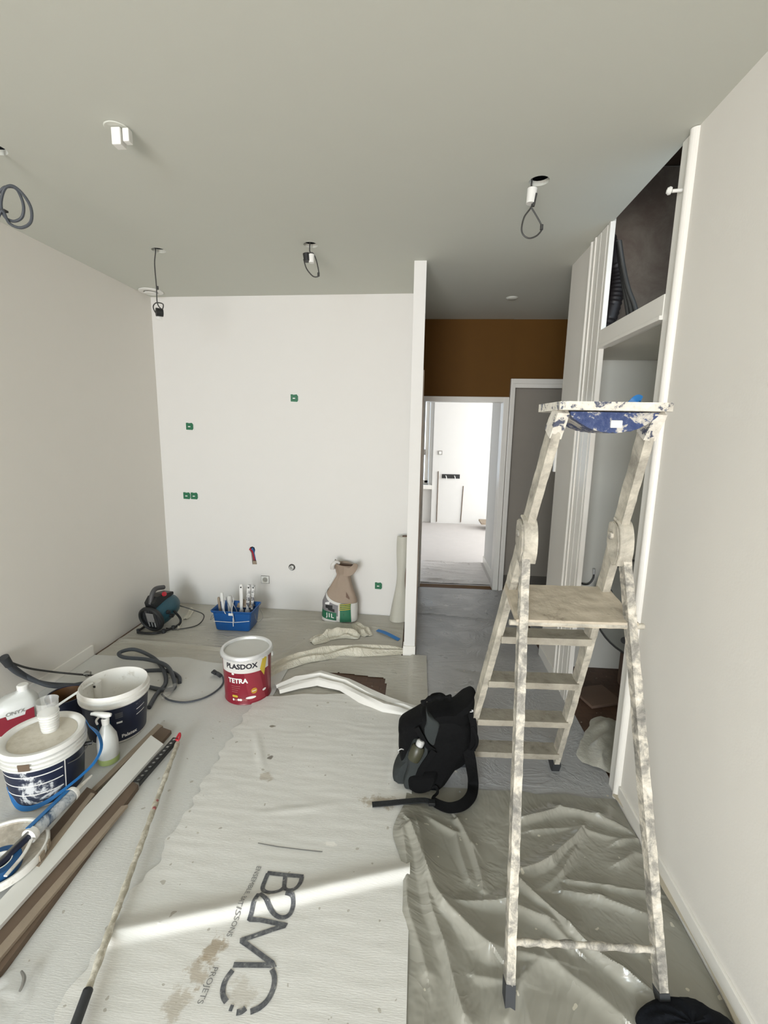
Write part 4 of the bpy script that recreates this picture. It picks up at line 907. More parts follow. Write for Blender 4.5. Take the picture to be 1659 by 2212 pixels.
# ------------------------------------------------------------------ planks and boards
def board(A1, A2, B1, B2, z, th, ext=1.0):
    """A1,A2: two corners of the far end, B1,B2: same edges where they leave the picture"""
    a1, a2, b1, b2 = (PZ(*p, z) for p in (A1, A2, B1, B2)); e1, e2 = b1+(b1-a1)*(ext-1), b2+(b2-a2)*(ext-1)
    bm = NB(); prism(bm, [a1, a2, e2, e1], (0, 0, -th)); return bm
tag(obj('wooden_plank', board((262, 1672), (299, 1696), (0, 1975), (0, 2100), .034, .022, 1.15), WOOD), 'wide brown wooden plank lying right beside the white board', 'plank')
tag(obj('wooden_batten', board((262, 1741), (276, 1738), (0, 2042), (0, 2070), .047, .012, 1.1), WOODL), 'pale thin batten on top of the wide brown plank', 'batten')
tag(obj('white_board', board((326, 1588), (353, 1607), (0, 1944), (0, 2000), .050, .014, 1.25), PVC), 'long flat white plastic board lying over the brown planks', 'board')
tag(obj('wooden_plank', board((348, 1570), (370, 1578), (258, 1660), (285, 1680), .030, .018, 1.0), WOOD), 'short brown plank end showing beyond the tip of the white board', 'plank')
tag(obj('wooden_plank', board((188, 1700), (212, 1712), (60, 1850), (92, 1860), .035, .022, 1.2), WOOD), 'dark brown plank lying between the caulking gun and the white board', 'plank')
tag(obj('metal_profile', board((341, 1563), (352, 1568), (190, 1712), (198, 1716), .028, .012, 1.9), WOODL), 'slim pale grey metal profile along the left side of the white board', 'profile')
tag(obj('wooden_batten', board((196, 1712), (205, 1714), (70, 1868), (84, 1872), .052, .014, 1.0), WOODL), 'short pale batten on the dark brown plank near the buckets', 'batten')
# black perforated bead
A, B = PZ(379, 1594, .052), PZ(294, 1690, .052); Lb = (B-A).length; dd = (B-A).normalized(); ss = Vector((-dd.y, dd.x, 0))
hs = [circ(Lb*(i+.5)/11, .0125, .007, 10) for i in range(11)]
bm = holed([(0, 0), (Lb, 0), (Lb, .026), (0, .026)], hs, lambda x, y: A+dd*x-ss*(y-.013), (0, 0, .002)); t = thing('corner_bead', 'black perforated angle bead with holes beside the white board tip', 'profile', (A+B)/2-Vector((0, 0, .02)))
obj('perforated_wing', bm, BLKM, t); obj('solid_wing', prism(NB(), [A+ss*.013, B+ss*.013, B+ss*.013-Vector((0, 0, .02)), A+ss*.013-Vector((0, 0, .02))], ss*.002), BLKM, t)
bm = NB(); tube(bm, [PZ(382, 1594, .065), PZ(388, 1584, .075), PZ(389, 1590, .07), PZ(385, 1599, .06), PZ(380, 1597, .062)], .005, 8); tag(obj('clip', bm, REDP, None, True), 'small bright red clip at the tip of the perforated bead', 'clip')
t = thing('extension_pole', 'long plaster-spattered pole lying diagonally across the fleece', 'pole', PZ(280, 1900, .02))
p0, p1 = PZ(384, 1604, .042), PZ(188, 2145, .050)
obj('shaft', tube(NB(), [p0.lerp(p1, i/30) for i in range(31)], lambda q: .0105+.0012*math.sin(q*90)+.001*math.sin(q*37), 12, 2), POLE, t, True)
obj('grip', tube(NB(), [p1, p1+(p1-p0).normalized()*.03, p1+(p1-p0).normalized()*.40], .0135, 14, 3), RUBBER, t, True, label='dark rubber grip end')
for q, c in ((.385, REDP), (.42, KRAFTD)):
    pp = p0.lerp(p1, q-.03); k = NB(); tube(k, [pp+Vector((.004, -.004, .004)), pp+Vector((.004, -.004, .004))+(p1-p0)*.010], .008, 12, 2); obj('paint_mark', k, SALMON, t, True)
# caulking gun
G0, G1 = PZ(160, 1712, .10), PZ(72, 1798, .105); gd = (G1-G0).normalized()
t = thing('caulking_gun', 'white and blue cartridge gun leaning between the nearest bucket and the planks', 'caulking gun', Vector(((G0.x+G1.x)/2, (G0.y+G1.y)/2, .03)))
obj('cartridge', tube(NB(), [G0+gd*.012, G1], .024, 18, 3), two_tone('cartridge_print', [(.42, (.05, .09, .16, 1)), (.50, (.42, .46, .50, 1)), (.62, (.66, .68, .70, 1))], 10, .4, .1), t, True)
obj('front_ring', lathe(NB(), [(.012, 0), (.027, 0), (.029, .012), (.027, .018)], G0+gd*.0, 24, gd), WPLASD, t, True)
obj('nozzle', tube(NB(), [G0, G0-gd*.10], lambda q: .010-.006*q, 12, 3), WPLASD, t, True)
obj('rear_plate', lathe(NB(), [(.0, 0), (.027, 0), (.028, .02), (.0, .022)], G1, 24, gd), WPLASD, t, True)
obj('frame_rail', strap(NB(), [G0+gd*.01+Vector((-.01, -.01, .026)), G1+Vector((-.01, -.01, .026))], .02, .003, (-.2, -.2, 1), 2), BLUET, t)
sdv = gd.cross(Vector((0, 0, 1))).normalized()
obj('handle', tube(NB(), [G1+gd*.02, G1+gd*.06-Vector((0, 0, .0)), G1+gd*.13+Vector((-.01, 0, -.010)), G1+gd*.22+Vector((-.03, 0, -.01))], .011, 12, 5), NAVY, t, True)
obj('trigger', strap(NB(), [G1+gd*.03+sdv*-.02, G1+gd*.09-sdv*.045, G1+gd*.17-sdv*.055], .012, .005, (0, 0, 1)), WPLASD, t, True)
obj('plunger_rod', tube(NB(), [G1+gd*.02+Vector((0, 0, .02)), G1+gd*.25+Vector((0, 0, .02))], .004, 8, 2), STEEL, t, True)
# bucket lid with tape roll
LC = Vector((-1.475, 1.305, .052)); t = thing('bucket_lid', 'large round dirty bucket lid carrying a blue tape roll at the left edge', 'lid', LC)
obj('rim', lathe(NB(), [(.150, 0), (.158, .002), (.160, .024), (.156, .030), (.150, .030), (.147, .022)], LC, 72), WPLASD, t, True)
obj('lid_panel', lathe(NB(), [(0, .016), (.148, .016), (.148, .020)], LC, 72), two_tone('smeared_lid', [(.40, (.40, .36, .30, 1)), (.52, (.58, .53, .45, 1)), (.62, (.76, .75, .72, 1))], 9, .5, .2), t, True)
for a in (.42, .12): b = NB(); bar(b, LC+Vector((math.cos(a)*.1615, math.sin(a)*.1615, .004)), LC+Vector((math.cos(a)*.1615, math.sin(a)*.1615, .028)), .026, .004, (math.cos(a), math.sin(a), 0)); obj('rim_tab', b, WOODL, t)
TR_ = PZ(-2, 1870, .085); TR_.z = LC.z+.018
t = thing('tape_roll', 'roll of blue masking tape lying on the dirty round lid', 'tape', TR_)
obj('tape', lathe(NB(), [(.040, 0), (.064, 0), (.065, .002), (.065, .032), (.064, .034), (.040, .034), (.040, 0)], TR_, 48), BLUED, t, True); obj('cardboard_core', lathe(NB(), [(.0365, 0), (.0398, 0), (.0398, .035), (.0365, .035), (.0365, 0)], TR_, 40), WPLAS, t, True)
# clear crumpled bag bottom left
bm = cloth_strip([PZ(-60, 2260, .012), PZ(-10, 2190, .012), PZ(25, 2140, .012), PZ(48, 2090, .012)], .14, .03, 5, .7)
t_ = obj('plastic_bag', bm, CLEAR, None, True); tag(t_, 'thin clear crumpled plastic bag in the bottom left corner', 'bag')
bm = tube(NB(), [PZ(46, 2098, .035), PZ(52, 2110, .035), PZ(50, 2125, .03), PZ(42, 2142, .025)], lambda q: .003+.002*math.sin(q*PI), 8); tag(obj('dark_twist', bm, STEEL, None, True), 'small dark curl of tape on the fleece in the bottom left', 'scrap')

# ------------------------------------------------------------------ construction heater
HT = thing('fan_heater', 'teal round electric fan heater with black grille in the left corner', 'heater', (-2.02, 3.38, .01))
c0 = PY(327, 1337, 3.27); ax = Vector((.16, .93, .22)).normalized(); R_ = .098
back = c0+ax*.27
obj('housing', lathe(NB(), [(R_-.006, .008), (R_-.003, .02), (R_+.003, .10), (R_+.004, .17), (R_-.006, .22), (R_-.03, .26), (0, .275)], c0, 48, ax), TEALM, HT, True)
obj('front_ring', lathe(NB(), [(R_-.014, .002), (R_-.012, -.012), (R_-.002, -.018), (R_+.010, -.012), (R_+.012, .004), (R_+.004, .018), (R_-.008, .014)], c0, 56, ax), BLKM, HT, True)
gr = obj('grille', lathe(NB(), [(0, .010), (R_-.010, .010), (R_-.010, .02)], c0, 40, ax), GRILL, HT, True)
s_, u_ = frame_of(ax)
for k in range(-4, 5):
    x = k*.019; hgt = math.sqrt(max(.0001, (R_-.014)**2-x*x)); b = NB(); cyl(b, c0+s_*x+u_*hgt-ax*.001, c0+s_*x-u_*hgt-ax*.001, .0022, seg=8); obj('grille_wire', b, STEEL if abs(k) == 2 else BLKM, gr, True)
obj('warning_plate', prism(NB(), [c0+s_*a+u_*b-ax*.006 for a, b in ((-.034, .055), (.034, .055), (.034, -.025), (-.034, -.025))], -ax*.002), plain('grey_warning_plate', (.24, .23, .225, 1), .5), gr)
for a in (-.028, 0, .028): b = NB(); cyl(b, c0+s_*a-u_*.03-ax*.006, c0+s_*a-u_*.07-ax*.006, .003, seg=6); obj('grille_wire', b, METAL, gr, True)
obj('top_box', prism(NB(), [c0+u_*(R_-.01)+ax*a+u_*b-s_*.045 for a, b in ((.02, 0), (.02, .045), (.07, .075), (.14, .06), (.24, .02), (.24, 0))], s_*.09), BLKM, HT)
obj('handle', tube(NB(), [c0+u_*(R_+.02)+ax*.03, c0+u_*(R_+.085)+ax*.07, c0+u_*(R_+.105)+ax*.12, c0+u_*(R_+.07)+ax*.20], .018, 14, 6), plain('grey_heater_handle', (.07, .07, .072, 1), .5), HT, True)
obj('red_knob', lathe(NB(), [(0, .016), (.017, .014), (.019, 0)], c0+u_*(R_+.055)+ax*.13+s_*.052, 18, s_*1.0+u_*.3), REDP, HT, True)
for a, b in ((.055, -.02), (.03, .03)):
    obj('adjusting_knob', lathe(NB(), [(0, .022), (.015, .02), (.017, 0)], c0+s_*(R_+.002)+ax*(.04+a)+u_*b, 16, s_), BLKM, HT, True)
cx, cy2 = c0.x, c0.y
st = [c0+s_*(R_+.012)+ax*.13+u_*.0, Vector((cx+.16, cy2+.14, .06)), Vector((cx+.155, cy2+.10, .022)), Vector((cx+.09, cy2-.02, .020)), Vector((cx+.03, cy2-.055, .020)), Vector((cx-.06, cy2-.055, .020)), Vector((cx-.095, cy2-.03, .020)), Vector((cx-.10, cy2+.10, .022)), Vector((cx-.095, cy2+.15, .06)), c0-s_*(R_+.006)+ax*.13]
obj('tube_stand', tube(NB(), st, .0095, 12, 7), BLKM, HT, True)
for q in ((cx+.10, cy2-.01), (cx+.14, cy2+.06), (cx-.095, cy2-.03)): b = NB(); lathe(b, [(0, 0), (.013, 0), (.014, .03), (0, .032)], (q[0], q[1], .006), 12); obj('rubber_foot', b, RUBBER, HT, True)
obj('power_cord', tube(NB(), [back+Vector((0, -.01, -.03)), Vector((cx+.20, cy2+.27, .09)), Vector((cx+.30, cy2+.26, .05)), Vector((cx+.30, cy2+.14, .016)), Vector((cx+.18, cy2+.05, .014)), Vector((cx+.08, cy2+.06, .014))], .0045, 8), CABLE, HT, True)
bm = cloth_strip([PZ(400, 1338, .006), PZ(410, 1326, .006), PZ(416, 1316, .006)], .05, .035, 5, .2); tag(obj('film_scrap', bm, FILM_B, None, True), 'small crumpled cream film scrap beside the heater cord', 'scrap')
bm = cloth_strip([PZ(384, 1362, .006), PZ(388, 1348, .006), PZ(394, 1336, .006)], .03, .02, 4, 1.2); tag(obj('film_scrap', bm, FILM_B, None, True), 'narrow cream film twist on the floor right of the heater stand', 'scrap')

# ------------------------------------------------------------------ blue tub with tools
b0 = PZ(465, 1362, .008); b1 = PZ(543, 1361, .008); TB = Vector(((b0.x+b1.x)/2, b0.y+.10, .008)); wb_ = (b1.x-b0.x)/2
t = thing('painter_tub', 'rectangular blue plastic paint tub full of rollers and brushes by the far wall', 'tub', TB)
def rr(w, d, z, r=.02, n=5, off=0):
    pts = []
    for (sx, sy, a0) in ((1, -1, -PI/2), (1, 1, 0), (-1, 1, PI/2), (-1, -1, PI)):
        for k in range(n+1): a = a0+PI/2*k/n; pts.append(TB+Vector((sx*(w-r)+r*math.cos(a), sy*(d-r)+r*math.sin(a), z)))
    return pts
bm = NB(); ring_loft(bm, [rr(wb_-.008, .085, .0), rr(wb_, .093, .010), rr(wb_+.016, .108, .150), rr(wb_+.026, .118, .158), rr(wb_+.030, .122, .172), rr(wb_+.024, .116, .174), rr(wb_+.013, .105, .155), rr(wb_-.004, .088, .012)]); obj('tub_body', bm, BLUE, t, True)
for sx in (-1, 1):
    obj('wire_handle', tube(NB(), [TB+Vector((sx*(wb_+.028), -.05, .14)), TB+Vector((sx*(wb_+.055), -.06, .07)), TB+Vector((sx*(wb_+.060), .05, .07)), TB+Vector((sx*(wb_+.028), .06, .14))], .002, 6, 3), STEEL, t, True)
fy = TB.y-.119
obj('paint_line', tube(NB(), [Vector((TB.x-wb_-.006, fy+.012, .09)), Vector((TB.x+.02, fy+.014, .087)), Vector((TB.x+.03, fy+.013, .088)), Vector((TB.x+wb_+.004, fy+.012, .103))], .0022, 6, 3), WINK, t, True)
obj('paint_line', bx((TB.x+.012, fy+.006, .055), (TB.x+.017, fy+.012, .125), .001), WINK, t)
obj('size_label', bx((TB.x-.018, fy-.002, .148), (TB.x+.022, fy+.004, .168), .001), WPLAS, t)
TZ = .012
def tool(name, label, p, q, wdt, mat, headmat=None, hole=False):
    tt = thing(name, label, 'tool', p, 'tools standing in the blue tub')
    p, q = Vector(p), Vector(q)
    L = q-p
    obj('handle', strap(NB(), [p+L*.35, p+L*.6, p+L*.92, q], lambda x: wdt*(.75+.35*math.sin(PI*x)), .012, (0, -1, .1), 4), mat, tt, True)
    obj('head', strap(NB(), [p, p+L*.2, p+L*.37], lambda x: wdt*(2.2-1.0*x), .018, (0, -1, .1), 3), headmat or mat, tt, True)
    if hole: c_ = p+L*.93; obj('hanging_hole', lathe(NB(), [(0, 0), (.0055, 0), (.006, .002)], c_-Vector((0, .0075, 0)), 12, (0, -1, 0)), BLKM, tt, True)
def tp(u, v, y): return PY(u, v, TB.y+y)
def base(dx, dy): return TB+Vector((dx, dy, TZ))
SPL = two_tone('paint_splashed_handle', [(.42, (.10, .10, .11, 1)), (.5, (.62, .62, .60, 1)), (.7, (.80, .80, .78, 1))], 30, .4, .3)
tool('scraper', 'white plastic handle with brown tip standing right of centre in the blue tub', base(.03, .02), tp(521, 1262, .04), .026, WPLAS, SPL, True)
tool('brush', 'paint-splashed grey brush handle with round hole in the blue tub', base(.07, .03), tp(538, 1263, .05), .028, SPL, None, True)
tool('brush', 'rightmost grey splashed brush handle in the blue tub', base(.10, .045), tp(548, 1263, .06), .022, SPL, STEEL, True)
tool('brush', 'slim brown brush handle with dark tip at the left of the blue tub', base(-.12, -.02), tp(472, 1290, -.03), .018, WOODL, KRAFTD)
tool('paint_stick', 'flat white stirring stick at the left of the blue tub', base(-.10, -.01), tp(479, 1280, -.03), .020, WPLAS)
def roller(label, fp, top, bend):
    tt = thing('paint_roller', label, 'paint roller', base(fp[0], fp[1]), 'tools standing in the blue tub')
    b = base(fp[0], fp[1]); obj('roller_sleeve', lathe(NB(), [(0, 0), (.016, 0), (.019, .006), (.019, .09), (.016, .095), (0, .095)], b, 18), WPLASD, tt, True)
    obj('wire_frame', tube(NB(), [b+Vector((0, 0, .09)), b+Vector((0, 0, .12)), top]+bend, .0032, 8), METAL, tt, True)
roller('small paint roller with bright wire hooked over the tub front', (-.05, .0), tp(490, 1297, -.06), [tp(487, 1290, -.10), Vector((TB.x-.050, fy-.006, .20)), Vector((TB.x-.035, fy-.010, .165))])
roller('second paint roller with bent wire frame beside the first in the blue tub', (-.01, .02), tp(500, 1298, -.06), [tp(505, 1294, -.10), Vector((TB.x+.012, fy-.004, .19)), Vector((TB.x+.022, fy-.006, .155)), Vector((TB.x+.026, fy-.002, .10))])
t2 = thing('paint_roller', 'upright white splashed roller cage at the centre left of the blue tub', 'paint roller', base(-.07, .04), 'tools standing in the blue tub')
bb = base(-.07, .04); obj('roller_sleeve', lathe(NB(), [(0, 0), (.018, 0), (.020, .2), (.016, .23), (0, .232)], bb, 20), WPLASD, t2, True)
for k in range(3): obj('cage_wire', tube(NB(), [bb+Vector((.012*k-.01, -.01, .2)), bb+Vector((.016*k-.012, -.014, .245)), bb+Vector((.020*k-.006, -.01, .215))], .002, 6, 4), METAL, t2, True)
cl = cloth_strip([base(-.02, .07)+Vector((0, 0, .135)), base(.05, .075)+Vector((0, 0, .135)), base(.12, .07)+Vector((0, 0, .135))], .08, .05, 6, .5); tag(obj('work_rag', cl, WOODL, None, True), 'crumpled brown rag stuffed in the back of the blue tub', 'rag')

# ------------------------------------------------------------------ plaster bag
SB = Vector((-.635, 3.70, .008)); t = thing('plaster_bag', 'half-empty green and white J1L plaster bag with brown twisted top', 'bag', SB)
def sack_r(z):
    q = z/.50
    w = .150-.02*q if q < .35 else .143-.085*min(1, (q-.35)/.42) if q < .80 else .060+.038*(q-.80)/.2
    d = .085-.01*q if q < .35 else .080-.045*min(1, (q-.35)/.45) if q < .80 else .036+.03*(q-.8)/.2
    cx_ = -.005+.0*q if q < .3 else -.005+.035*(q-.3)/.5 if q < .8 else .030+.01*(q-.8)/.2
    return w, d, cx_
def sack_pt(a, z, lift=0):
    w, d, c_ = sack_r(z); ca, sa = math.cos(a), math.sin(a)
    k = 1+.07*math.sin(3*a+z*14)*min(1, z*4)+.05*math.sin(7*a+z*6)*(z > .2)*(z-.2)*4
    return SB+Vector((c_+(w*k+lift)*math.copysign(abs(ca)**.7, ca), (d*k+lift)*math.copysign(abs(sa)**.7, sa), z))
tp_ = tube(NB(), [SB+Vector((-.06, -.035, .455)), SB+Vector((-.055, -.05, .49)), SB+Vector((-.03, -.045, .515)), SB+Vector((-.005, -.03, .50))], lambda q: .020-.008*q, 10, 4)
obj('torn_lip', tp_, BAGW, t, True)
tp_ = strap(NB(), [SB+Vector((.04, -.066, .44)), SB+Vector((.09, -.075, .445)), SB+Vector((.125, -.06, .475)), SB+Vector((.135, -.03, .50))], lambda q: .085-.05*q, .006, (.1, -1, .2))
obj('folded_lip', tp_, KRAFT, t, True)
def sack_patch(a0, a1, zf0, zf1, mat, name, lift, na=24, nz_=14, parent=None):
    bm = NB(); vs = [[bm.verts.new(sack_pt(a0+(a1-a0)*i/na, zf0(i/na)+(zf1(i/na)-zf0(i/na))*j/nz_, lift)) for i in range(na+1)] for j in range(nz_+1)]
    for j in range(nz_):
        for i in range(na): bm.faces.new((vs[j][i], vs[j][i+1], vs[j+1][i+1], vs[j+1][i]))
    return obj(name, bm, mat, parent or t, True)
bm = NB(); ZS = [0, .01]+[.02+.47*i/26 for i in range(27)]
rings = [[sack_pt(2*PI*j/60, z, -.012 if i == 0 else 0)+Vector((0, 0, .008*math.sin(5*2*PI*j/60)+.020*math.cos(2*PI*j/60+PI)+.006*math.sin(3*2*PI*j/60) if i == len(ZS)-1 else (.012*math.cos(2*PI*j/60+PI) if i == len(ZS)-2 else 0))) for j in range(60)] for i, z in enumerate(ZS)]
vr = [[bm.verts.new(p) for p in r] for r in rings]
for a_, b_ in zip(vr, vr[1:]):
    for i in range(60): bm.faces.new((a_[i], a_[(i+1) % 60], b_[(i+1) % 60], b_[i]))
bm.faces.new(vr[0][::-1])
obj('paper_sack', bm, KRAFT, t, True)
bm = NB(); rr0 = [[sack_pt(2*PI*j/40, z, -.004) for j in range(40)] for z in (.40, .44, .475)]; ring_loft(bm, rr0, True, False); bm.faces.new([v for v in bm.verts[:40]][::-1]); obj('sack_inside', bm, KRAFTD, t, True)
zt = lambda q: .295-.13*min(1, q*1.9)**.8+0*q
sack_patch(PI*1.0, PI*2.02, lambda q: .004, lambda q: zt(q), BAGW, 'printed_cover', .003, 40)
sack_patch(PI*1.02, PI*1.5, lambda q: .055, lambda q: max(.08, zt(q/2)-.02), BAGG, 'grey_print', .0042, 30)
sack_patch(PI*1.0, PI*1.49, lambda q: .018+.025*(1-q), lambda q: .085+.03*(1-q), GREENB, 'green_band', .0054, 24)
sack_patch(PI*1.512, PI*1.715, lambda q: .006, lambda q: .165, GREENB, 'green_panel', .0048, 14)
for k in range(4): sack_patch(PI*1.505, PI*1.70, lambda q, k=k: .108+k*.015+.008*q, lambda q, k=k: .114+k*.015+.008*q, YEL, 'yellow_print', .0062, 8, 2)
sack_patch(PI*1.36, PI*1.47, lambda q: .11-.02*q, lambda q: .135-.02*q, BLKM, 'dark_print', .0056, 6, 4); sack_patch(PI*1.28, PI*1.38, lambda q: .155, lambda q: .17+.01*q, WINK, 'white_print', .0056, 6, 4)
sack_patch(PI*1.30, PI*1.44, lambda q: .125-.01*q, lambda q: .15, BLKM, 'dark_print', .0058, 6, 4)
def sack_x(x, z, lift):
    w = sack_r(z)[0]; q = max(-.98, min(.98, x/w)); return sack_pt(2*PI-math.acos(math.copysign(abs(q)**(1/.7), q)), z, lift)
bm = text_mesh('J1L', .050, .001, .004)
for v_ in bm.verts: v_.co = sack_x(v_.co.x-.062, .046+v_.co.y-.16*v_.co.x, .010)
obj('bag_lettering', bm, WINK, t)
sack_patch(PI*1.60, PI*1.68, lambda q: .22-.02*q, lambda q: .265-.05*q, KRAFTD, 'brown_tear', .004, 5, 4)
ps = cloth_strip([SB+Vector((-.13, -.02, .22)), SB+Vector((-.09, -.03, .30)), SB+Vector((-.045, -.03, .38)), SB+Vector((-.03, -.02, .47))], .05, .03, 4, .2)
obj('torn_plastic_layer', ps, CLEAR, t, True)

# ------------------------------------------------------------------ backpack
BP = thing('backpack', 'black and charcoal backpack with loose straps standing on the white runner', 'backpack', (.09, 1.95, .02))
def pillow(px, y0, y1, yp, n=9, k=4, inset=.022, sm=True, z0=.022):
    P = smoothpath([PY(u, v, yp) for u, v in px], k if sm else 1, True); c = sum(P, Vector())/len(P); bm = NB(); rings = []
    for i in range(n+1):
        q = -1+2*i/n; e = 1-(1-math.sqrt(max(0, 1-abs(q)**2.6)))*1.0; r = []
        for p in P:
            d = p-c; L = d.length; f = max(.25, (L-inset*(1-e)*2.2)/L); s2 = c+d*f
            dz = noise.noise(s2*14)*.006
            r.append(Vector((s2.x+dz, (y0+y1)/2+q*(y1-y0)/2*(1-.0*L), max(z0, s2.z+dz))))
        rings.append(r)
    ring_loft(bm, rings); return bm
YB = 1.93
obj('main_compartment', pillow([(884, 1702), (918, 1714), (945, 1690), (975, 1650), (1003, 1615), (1015, 1580), (1016, 1545), (1000, 1528), (965, 1520), (925, 1522), (905, 1530), (912, 1570), (905, 1620), (885, 1670)], 1.825, 1.97, YB), FABK, BP, True)
obj('front_compartment', pillow([(862, 1560), (868, 1550), (895, 1538), (925, 1528), (945, 1550), (950, 1590), (935, 1640), (905, 1695), (877, 1704), (856, 1688), (850, 1665), (853, 1645), (866, 1628), (863, 1600)], 1.85, 1.97, YB-.005, inset=.02), FABG, BP, True)
fr = obj('front_flap', pillow([(862, 1562), (870, 1549), (895, 1536), (918, 1527), (922, 1545), (918, 1570), (898, 1586), (884, 1600), (872, 1622), (866, 1622), (863, 1590)], 1.838, 1.975, YB-.012, inset=.012), FABK, BP, True)
obj('top_lid', pillow([(905, 1545), (918, 1530), (945, 1519), (975, 1516), (1000, 1505), (1018, 1493), (1027, 1497), (1026, 1510), (1017, 1520), (1018, 1540), (1000, 1560), (955, 1562), (935, 1548)], 1.832, 1.98, YB-.018, inset=.018), FABK, BP, True)
obj('side_panel', pillow([(921, 1533), (928, 1545), (948, 1560), (950, 1575), (944, 1595), (937, 1610), (924, 1600), (914, 1578), (921, 1560)], 1.822, 1.86, YB-.10+.0, inset=.004), FABG, BP, True, label='charcoal grey side panel')
obj('side_pocket', pillow([(895, 1598), (915, 1604), (925, 1612), (921, 1640), (905, 1662), (896, 1695), (880, 1704), (872, 1690), (880, 1660), (880, 1630)], 1.815, 1.88, YB-.10, inset=.006), FABG, BP, True)
obj('side_strap', strap(NB(), [PY(900, 1572, 1.82), PY(910, 1590, 1.812), PY(922, 1610, 1.812), PY(938, 1622, 1.82)], .022, .004, (0, -1, 0)), FABK, BP, True)
obj('compression_seam', strap(NB(), [PY(938, 1622, 1.815), PY(925, 1640, 1.812), PY(912, 1660, 1.812), PY(900, 1685, 1.82)], .03, .006, (0, -1, 0)), FABK, BP, True)
obj('back_pad', pillow([(1008, 1570), (1022, 1560), (1026, 1585), (1020, 1620), (990, 1645), (965, 1652), (975, 1630), (1000, 1600)], 1.86, 1.965, YB), FABK, BP, True)
obj('bottom_pad', pillow([(880, 1680), (905, 1672), (945, 1672), (942, 1700), (926, 1716), (900, 1719), (882, 1708)], 1.80, 1.95, 1.81, inset=.01), FABK, BP, True)
obj('shoulder_strap', strap(NB(), [PY(1002, 1600, 1.86), PY(1012, 1625, 1.84), PY(1018, 1655, 1.82), PZ(1022, 1690, .045), PZ(1018, 1718, .035), PZ(1000, 1738, .034), PZ(972, 1745, .034), PZ(948, 1738, .034), PZ(932, 1728, .034)], lambda q: .052-.018*q*q, .012, lambda q: (.1, -1, .25+2*q), 8), FABK, BP, True, label='padded black shoulder strap')
obj('shoulder_strap', strap(NB(), [PY(1014, 1530, 1.86), PY(1022, 1560, 1.84), PY(1024, 1590, 1.83), PY(1020, 1620, 1.84)], .03, .010, (0, -1, 0)), FABK, BP, True)
obj('webbing', strap(NB(), [PY(1020, 1570, 1.83), PY(1030, 1592, 1.82), PY(1029, 1610, 1.82), PY(1020, 1622, 1.83)], .014, .003, (0, -1, .1)), FABK, BP, True)
obj('webbing', strap(NB(), [PY(915, 1705, 1.83), PZ(930, 1700, .05), PZ(942, 1700, .05), PZ(945, 1712, .04), PZ(936, 1722, .034), PZ(934, 1730, .034)], .012, .003, (0, -1, .6)), FABK, BP, True)
obj('webbing', strap(NB(), [PZ(932, 1733, .036), PZ(915, 1729, .034), PZ(880, 1731, .030), PZ(840, 1735, .028), PZ(804, 1738, .027)], .030, .004, (0, 0, 1)), plain('dark_webbing', (.014, .016, .018, 1), .8, bump=.6, bscale=120), BP, True)
obj('buckle', bx(PZ(926, 1742, .030), PZ(940, 1728, .042)+Vector((0, 0, .004)), .003), BLKM, BP)
obj('grab_loop', tube(NB(), [PY(930, 1512, 1.90), PY(935, 1503, 1.9), PY(952, 1501, 1.9), PY(962, 1508, 1.9)], .010, 10), FABK, BP, True)
obj('lid_folds', tube(NB(), [PY(912, 1520, 1.84), PY(922, 1512, 1.84), PY(940, 1507, 1.84), PY(960, 1505, 1.84), PY(975, 1507, 1.84)], lambda q: .010+.004*math.sin(q*22), 10), FABK, BP, True)
obj('zip_pull', tube(NB(), [PY(860, 1622, 1.84), PY(866, 1618, 1.835), PY(872, 1619, 1.84)], .0025, 6), METAL, BP, True)
obj('zip_pull', tube(NB(), [PY(1014, 1536, 1.85), PY(1020, 1534, 1.84), PY(1021, 1537, 1.84), PY(1015, 1538, 1.84)], .002, 6), METAL, BP, True)
w0, w1_ = PY(893, 1640, 1.80), PY(907, 1607, 1.808)
t = thing('water_bottle', 'olive bottle with silver cap in the side pocket of the backpack', 'bottle', w0)
dw = (w1_-w0).normalized()
obj('bottle_body', lathe(NB(), [(0, -.01), (.026, 0), (.030, .02), (.030, .055), (.022, .068)], w0, 28, dw), OLIVE, t, True); obj('bottle_cap', lathe(NB(), [(.017, .066), (.018, .088), (.012, .094), (0, .094)], w0, 24, dw), METAL, t, True, label='silver cap')

# ------------------------------------------------------------------ cupboard contents
t = thing('air_duct', 'dark ribbed flexible duct inside the upper cupboard', 'duct', (1.1, 2.5, 2.09))
yd = 2.92
p = [PY(1318, 500, yd)+Vector((0, .05, .0)), PY(1328, 560, yd), PY(1334, 605, yd), PY(1327, 650, yd), PY(1313, 700, yd), PY(1304, 740, yd)]
obj('duct_tube', tube(NB(), p, .040, 18, 10, rib=.12), plain('black_ribbed_duct', (.022, .018, .018, 1), .5), t, True)
for k, (da, db) in enumerate(((0, 0), (7, 8), (14, 17))):
    bm = tube(NB(), [PY(1334+da*.3, 520, 2.66-k*.03), PY(1340+da*.4, 570, 2.66-k*.03), PY(1348+da*.6, 620, 2.64-k*.03), PY(1354+db, 660, 2.62-k*.03), PY(1360+db*1.2, 700, 2.60-k*.03)], .011, 10); tag(obj('cable', bm, CABLE, None, True), ('leftmost', 'middle', 'rightmost')[k]+' of the three black cables beside the duct in the upper cupboard', 'cable', 'cables in the upper cupboard')
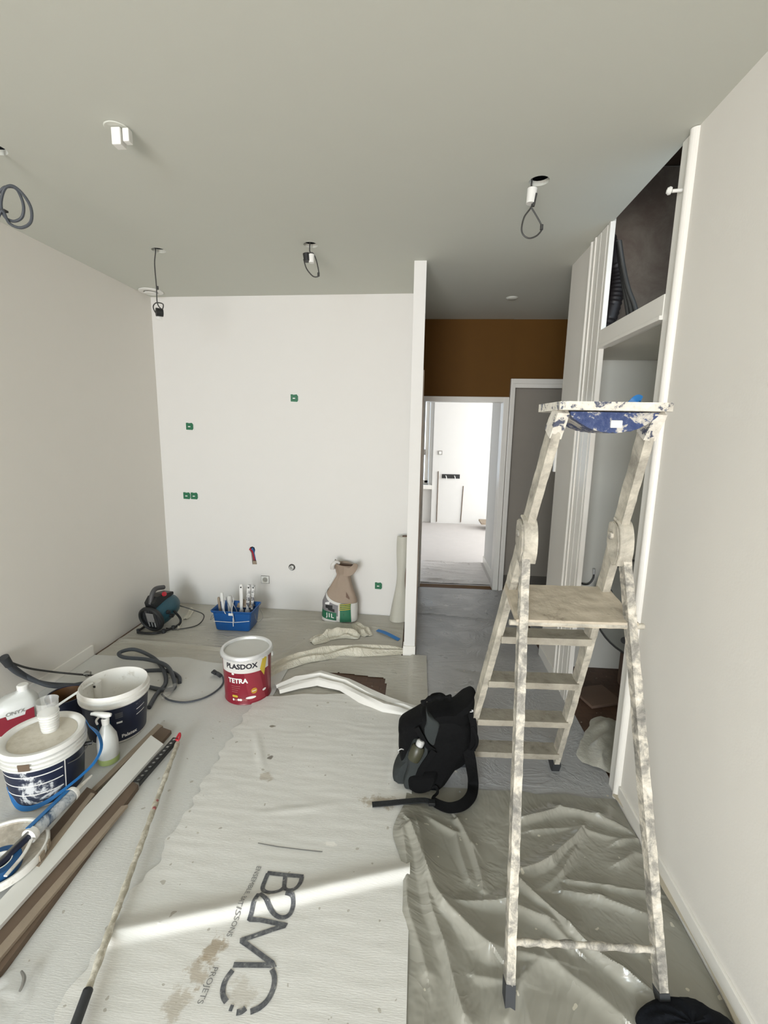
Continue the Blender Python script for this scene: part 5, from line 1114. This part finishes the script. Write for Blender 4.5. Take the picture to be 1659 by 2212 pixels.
# grey drum ring in the lower cupboard
RC = Vector((1.42, 2.76, .56)); axr = Vector((-.45, -.85, .1)).normalized()
t = thing('cable_drum', 'large grey round drum standing inside the lower cupboard behind the ladder', 'drum', (1.42, 2.76, .005))
obj('drum_disc', lathe(NB(), [(.06, .0), (.30, .0), (.31, .006), (.31, .014), (.30, .02), (.06, .02), (.06, 0)], RC, 48, axr), plain('grey_drum_plastic', (.27, .275, .25, 1), .6, var=.1), t, True)
obj('drum_rim', lathe(NB(), [(.305, -.004), (.316, -.002), (.316, .022), (.305, .024)], RC, 48, axr), CABLE, t, True)
sa, ua = frame_of(axr)
for a in (.3, 1.5, 2.7, 3.9, 5.2): obj('drum_slot', lathe(NB(), [(0, .021), (.022, .021), (.022, .018)], RC+(sa*math.cos(a)+ua*math.sin(a))*.24, 12, axr), BLKM, t, True)
bm = NB(); box(bm, (1.34, 2.72, .004), (1.54, 2.90, .25), .01); obj('drum_base', bm, KRAFTD, t)
pl = PX(1250, 1262, 1.30)
bm = tube(NB(), [PY(u, v, 3.06) for u, v in ((1236, 1235), (1252, 1258), (1270, 1262), (1281, 1250), (1283, 1237))], .006, 8); t = thing('tipped_cable', 'thin dark cable with bright metal tip hanging at the cupboard back', 'cable', tuple(PY(1268, 1262, 3.06)))  # just a dark cable with a metal tip, no valve
obj('cable', bm, CABLE, t, True); k = NB(); cyl(k, PY(1283, 1240, 3.06), PY(1283, 1229, 3.06), .009, seg=10); obj('metal_tip', k, METAL, t, True)
bm = NB(); box(bm, (1.03, 2.60, .002), (1.25, 2.80, .02), .004, Matrix.Rotation(.3, 3, 'Z')); tag(obj('cardboard_box', bm, KRAFTD), 'flat brown cardboard piece on the cupboard floor', 'box')

# ------------------------------------------------------------------ dark fabric at the bottom edge
bm = NB(); rings = []
cN = Vector((.765, 1.025, .02))
for i in range(11):
    q = i/10; z = .052*math.sin(q*PI/2); s1 = math.cos(q*PI/2)**.6 if q < 1 else .05
    rings.append([cN+Vector((math.cos(a)*.135*max(.05, s1)*(1+.08*math.sin(3*a+1)), math.sin(a)*.085*max(.05, s1)*(1+.08*math.sin(2*a)), z+.004*math.sin(9*a+i))) for a in [2*PI*j/40 for j in range(40)]])
ring_loft(bm, rings)
tag(obj('beret', bm, NAVYF, None, True), 'rounded black fabric hat at the bottom edge by the right ladder foot', 'hat')
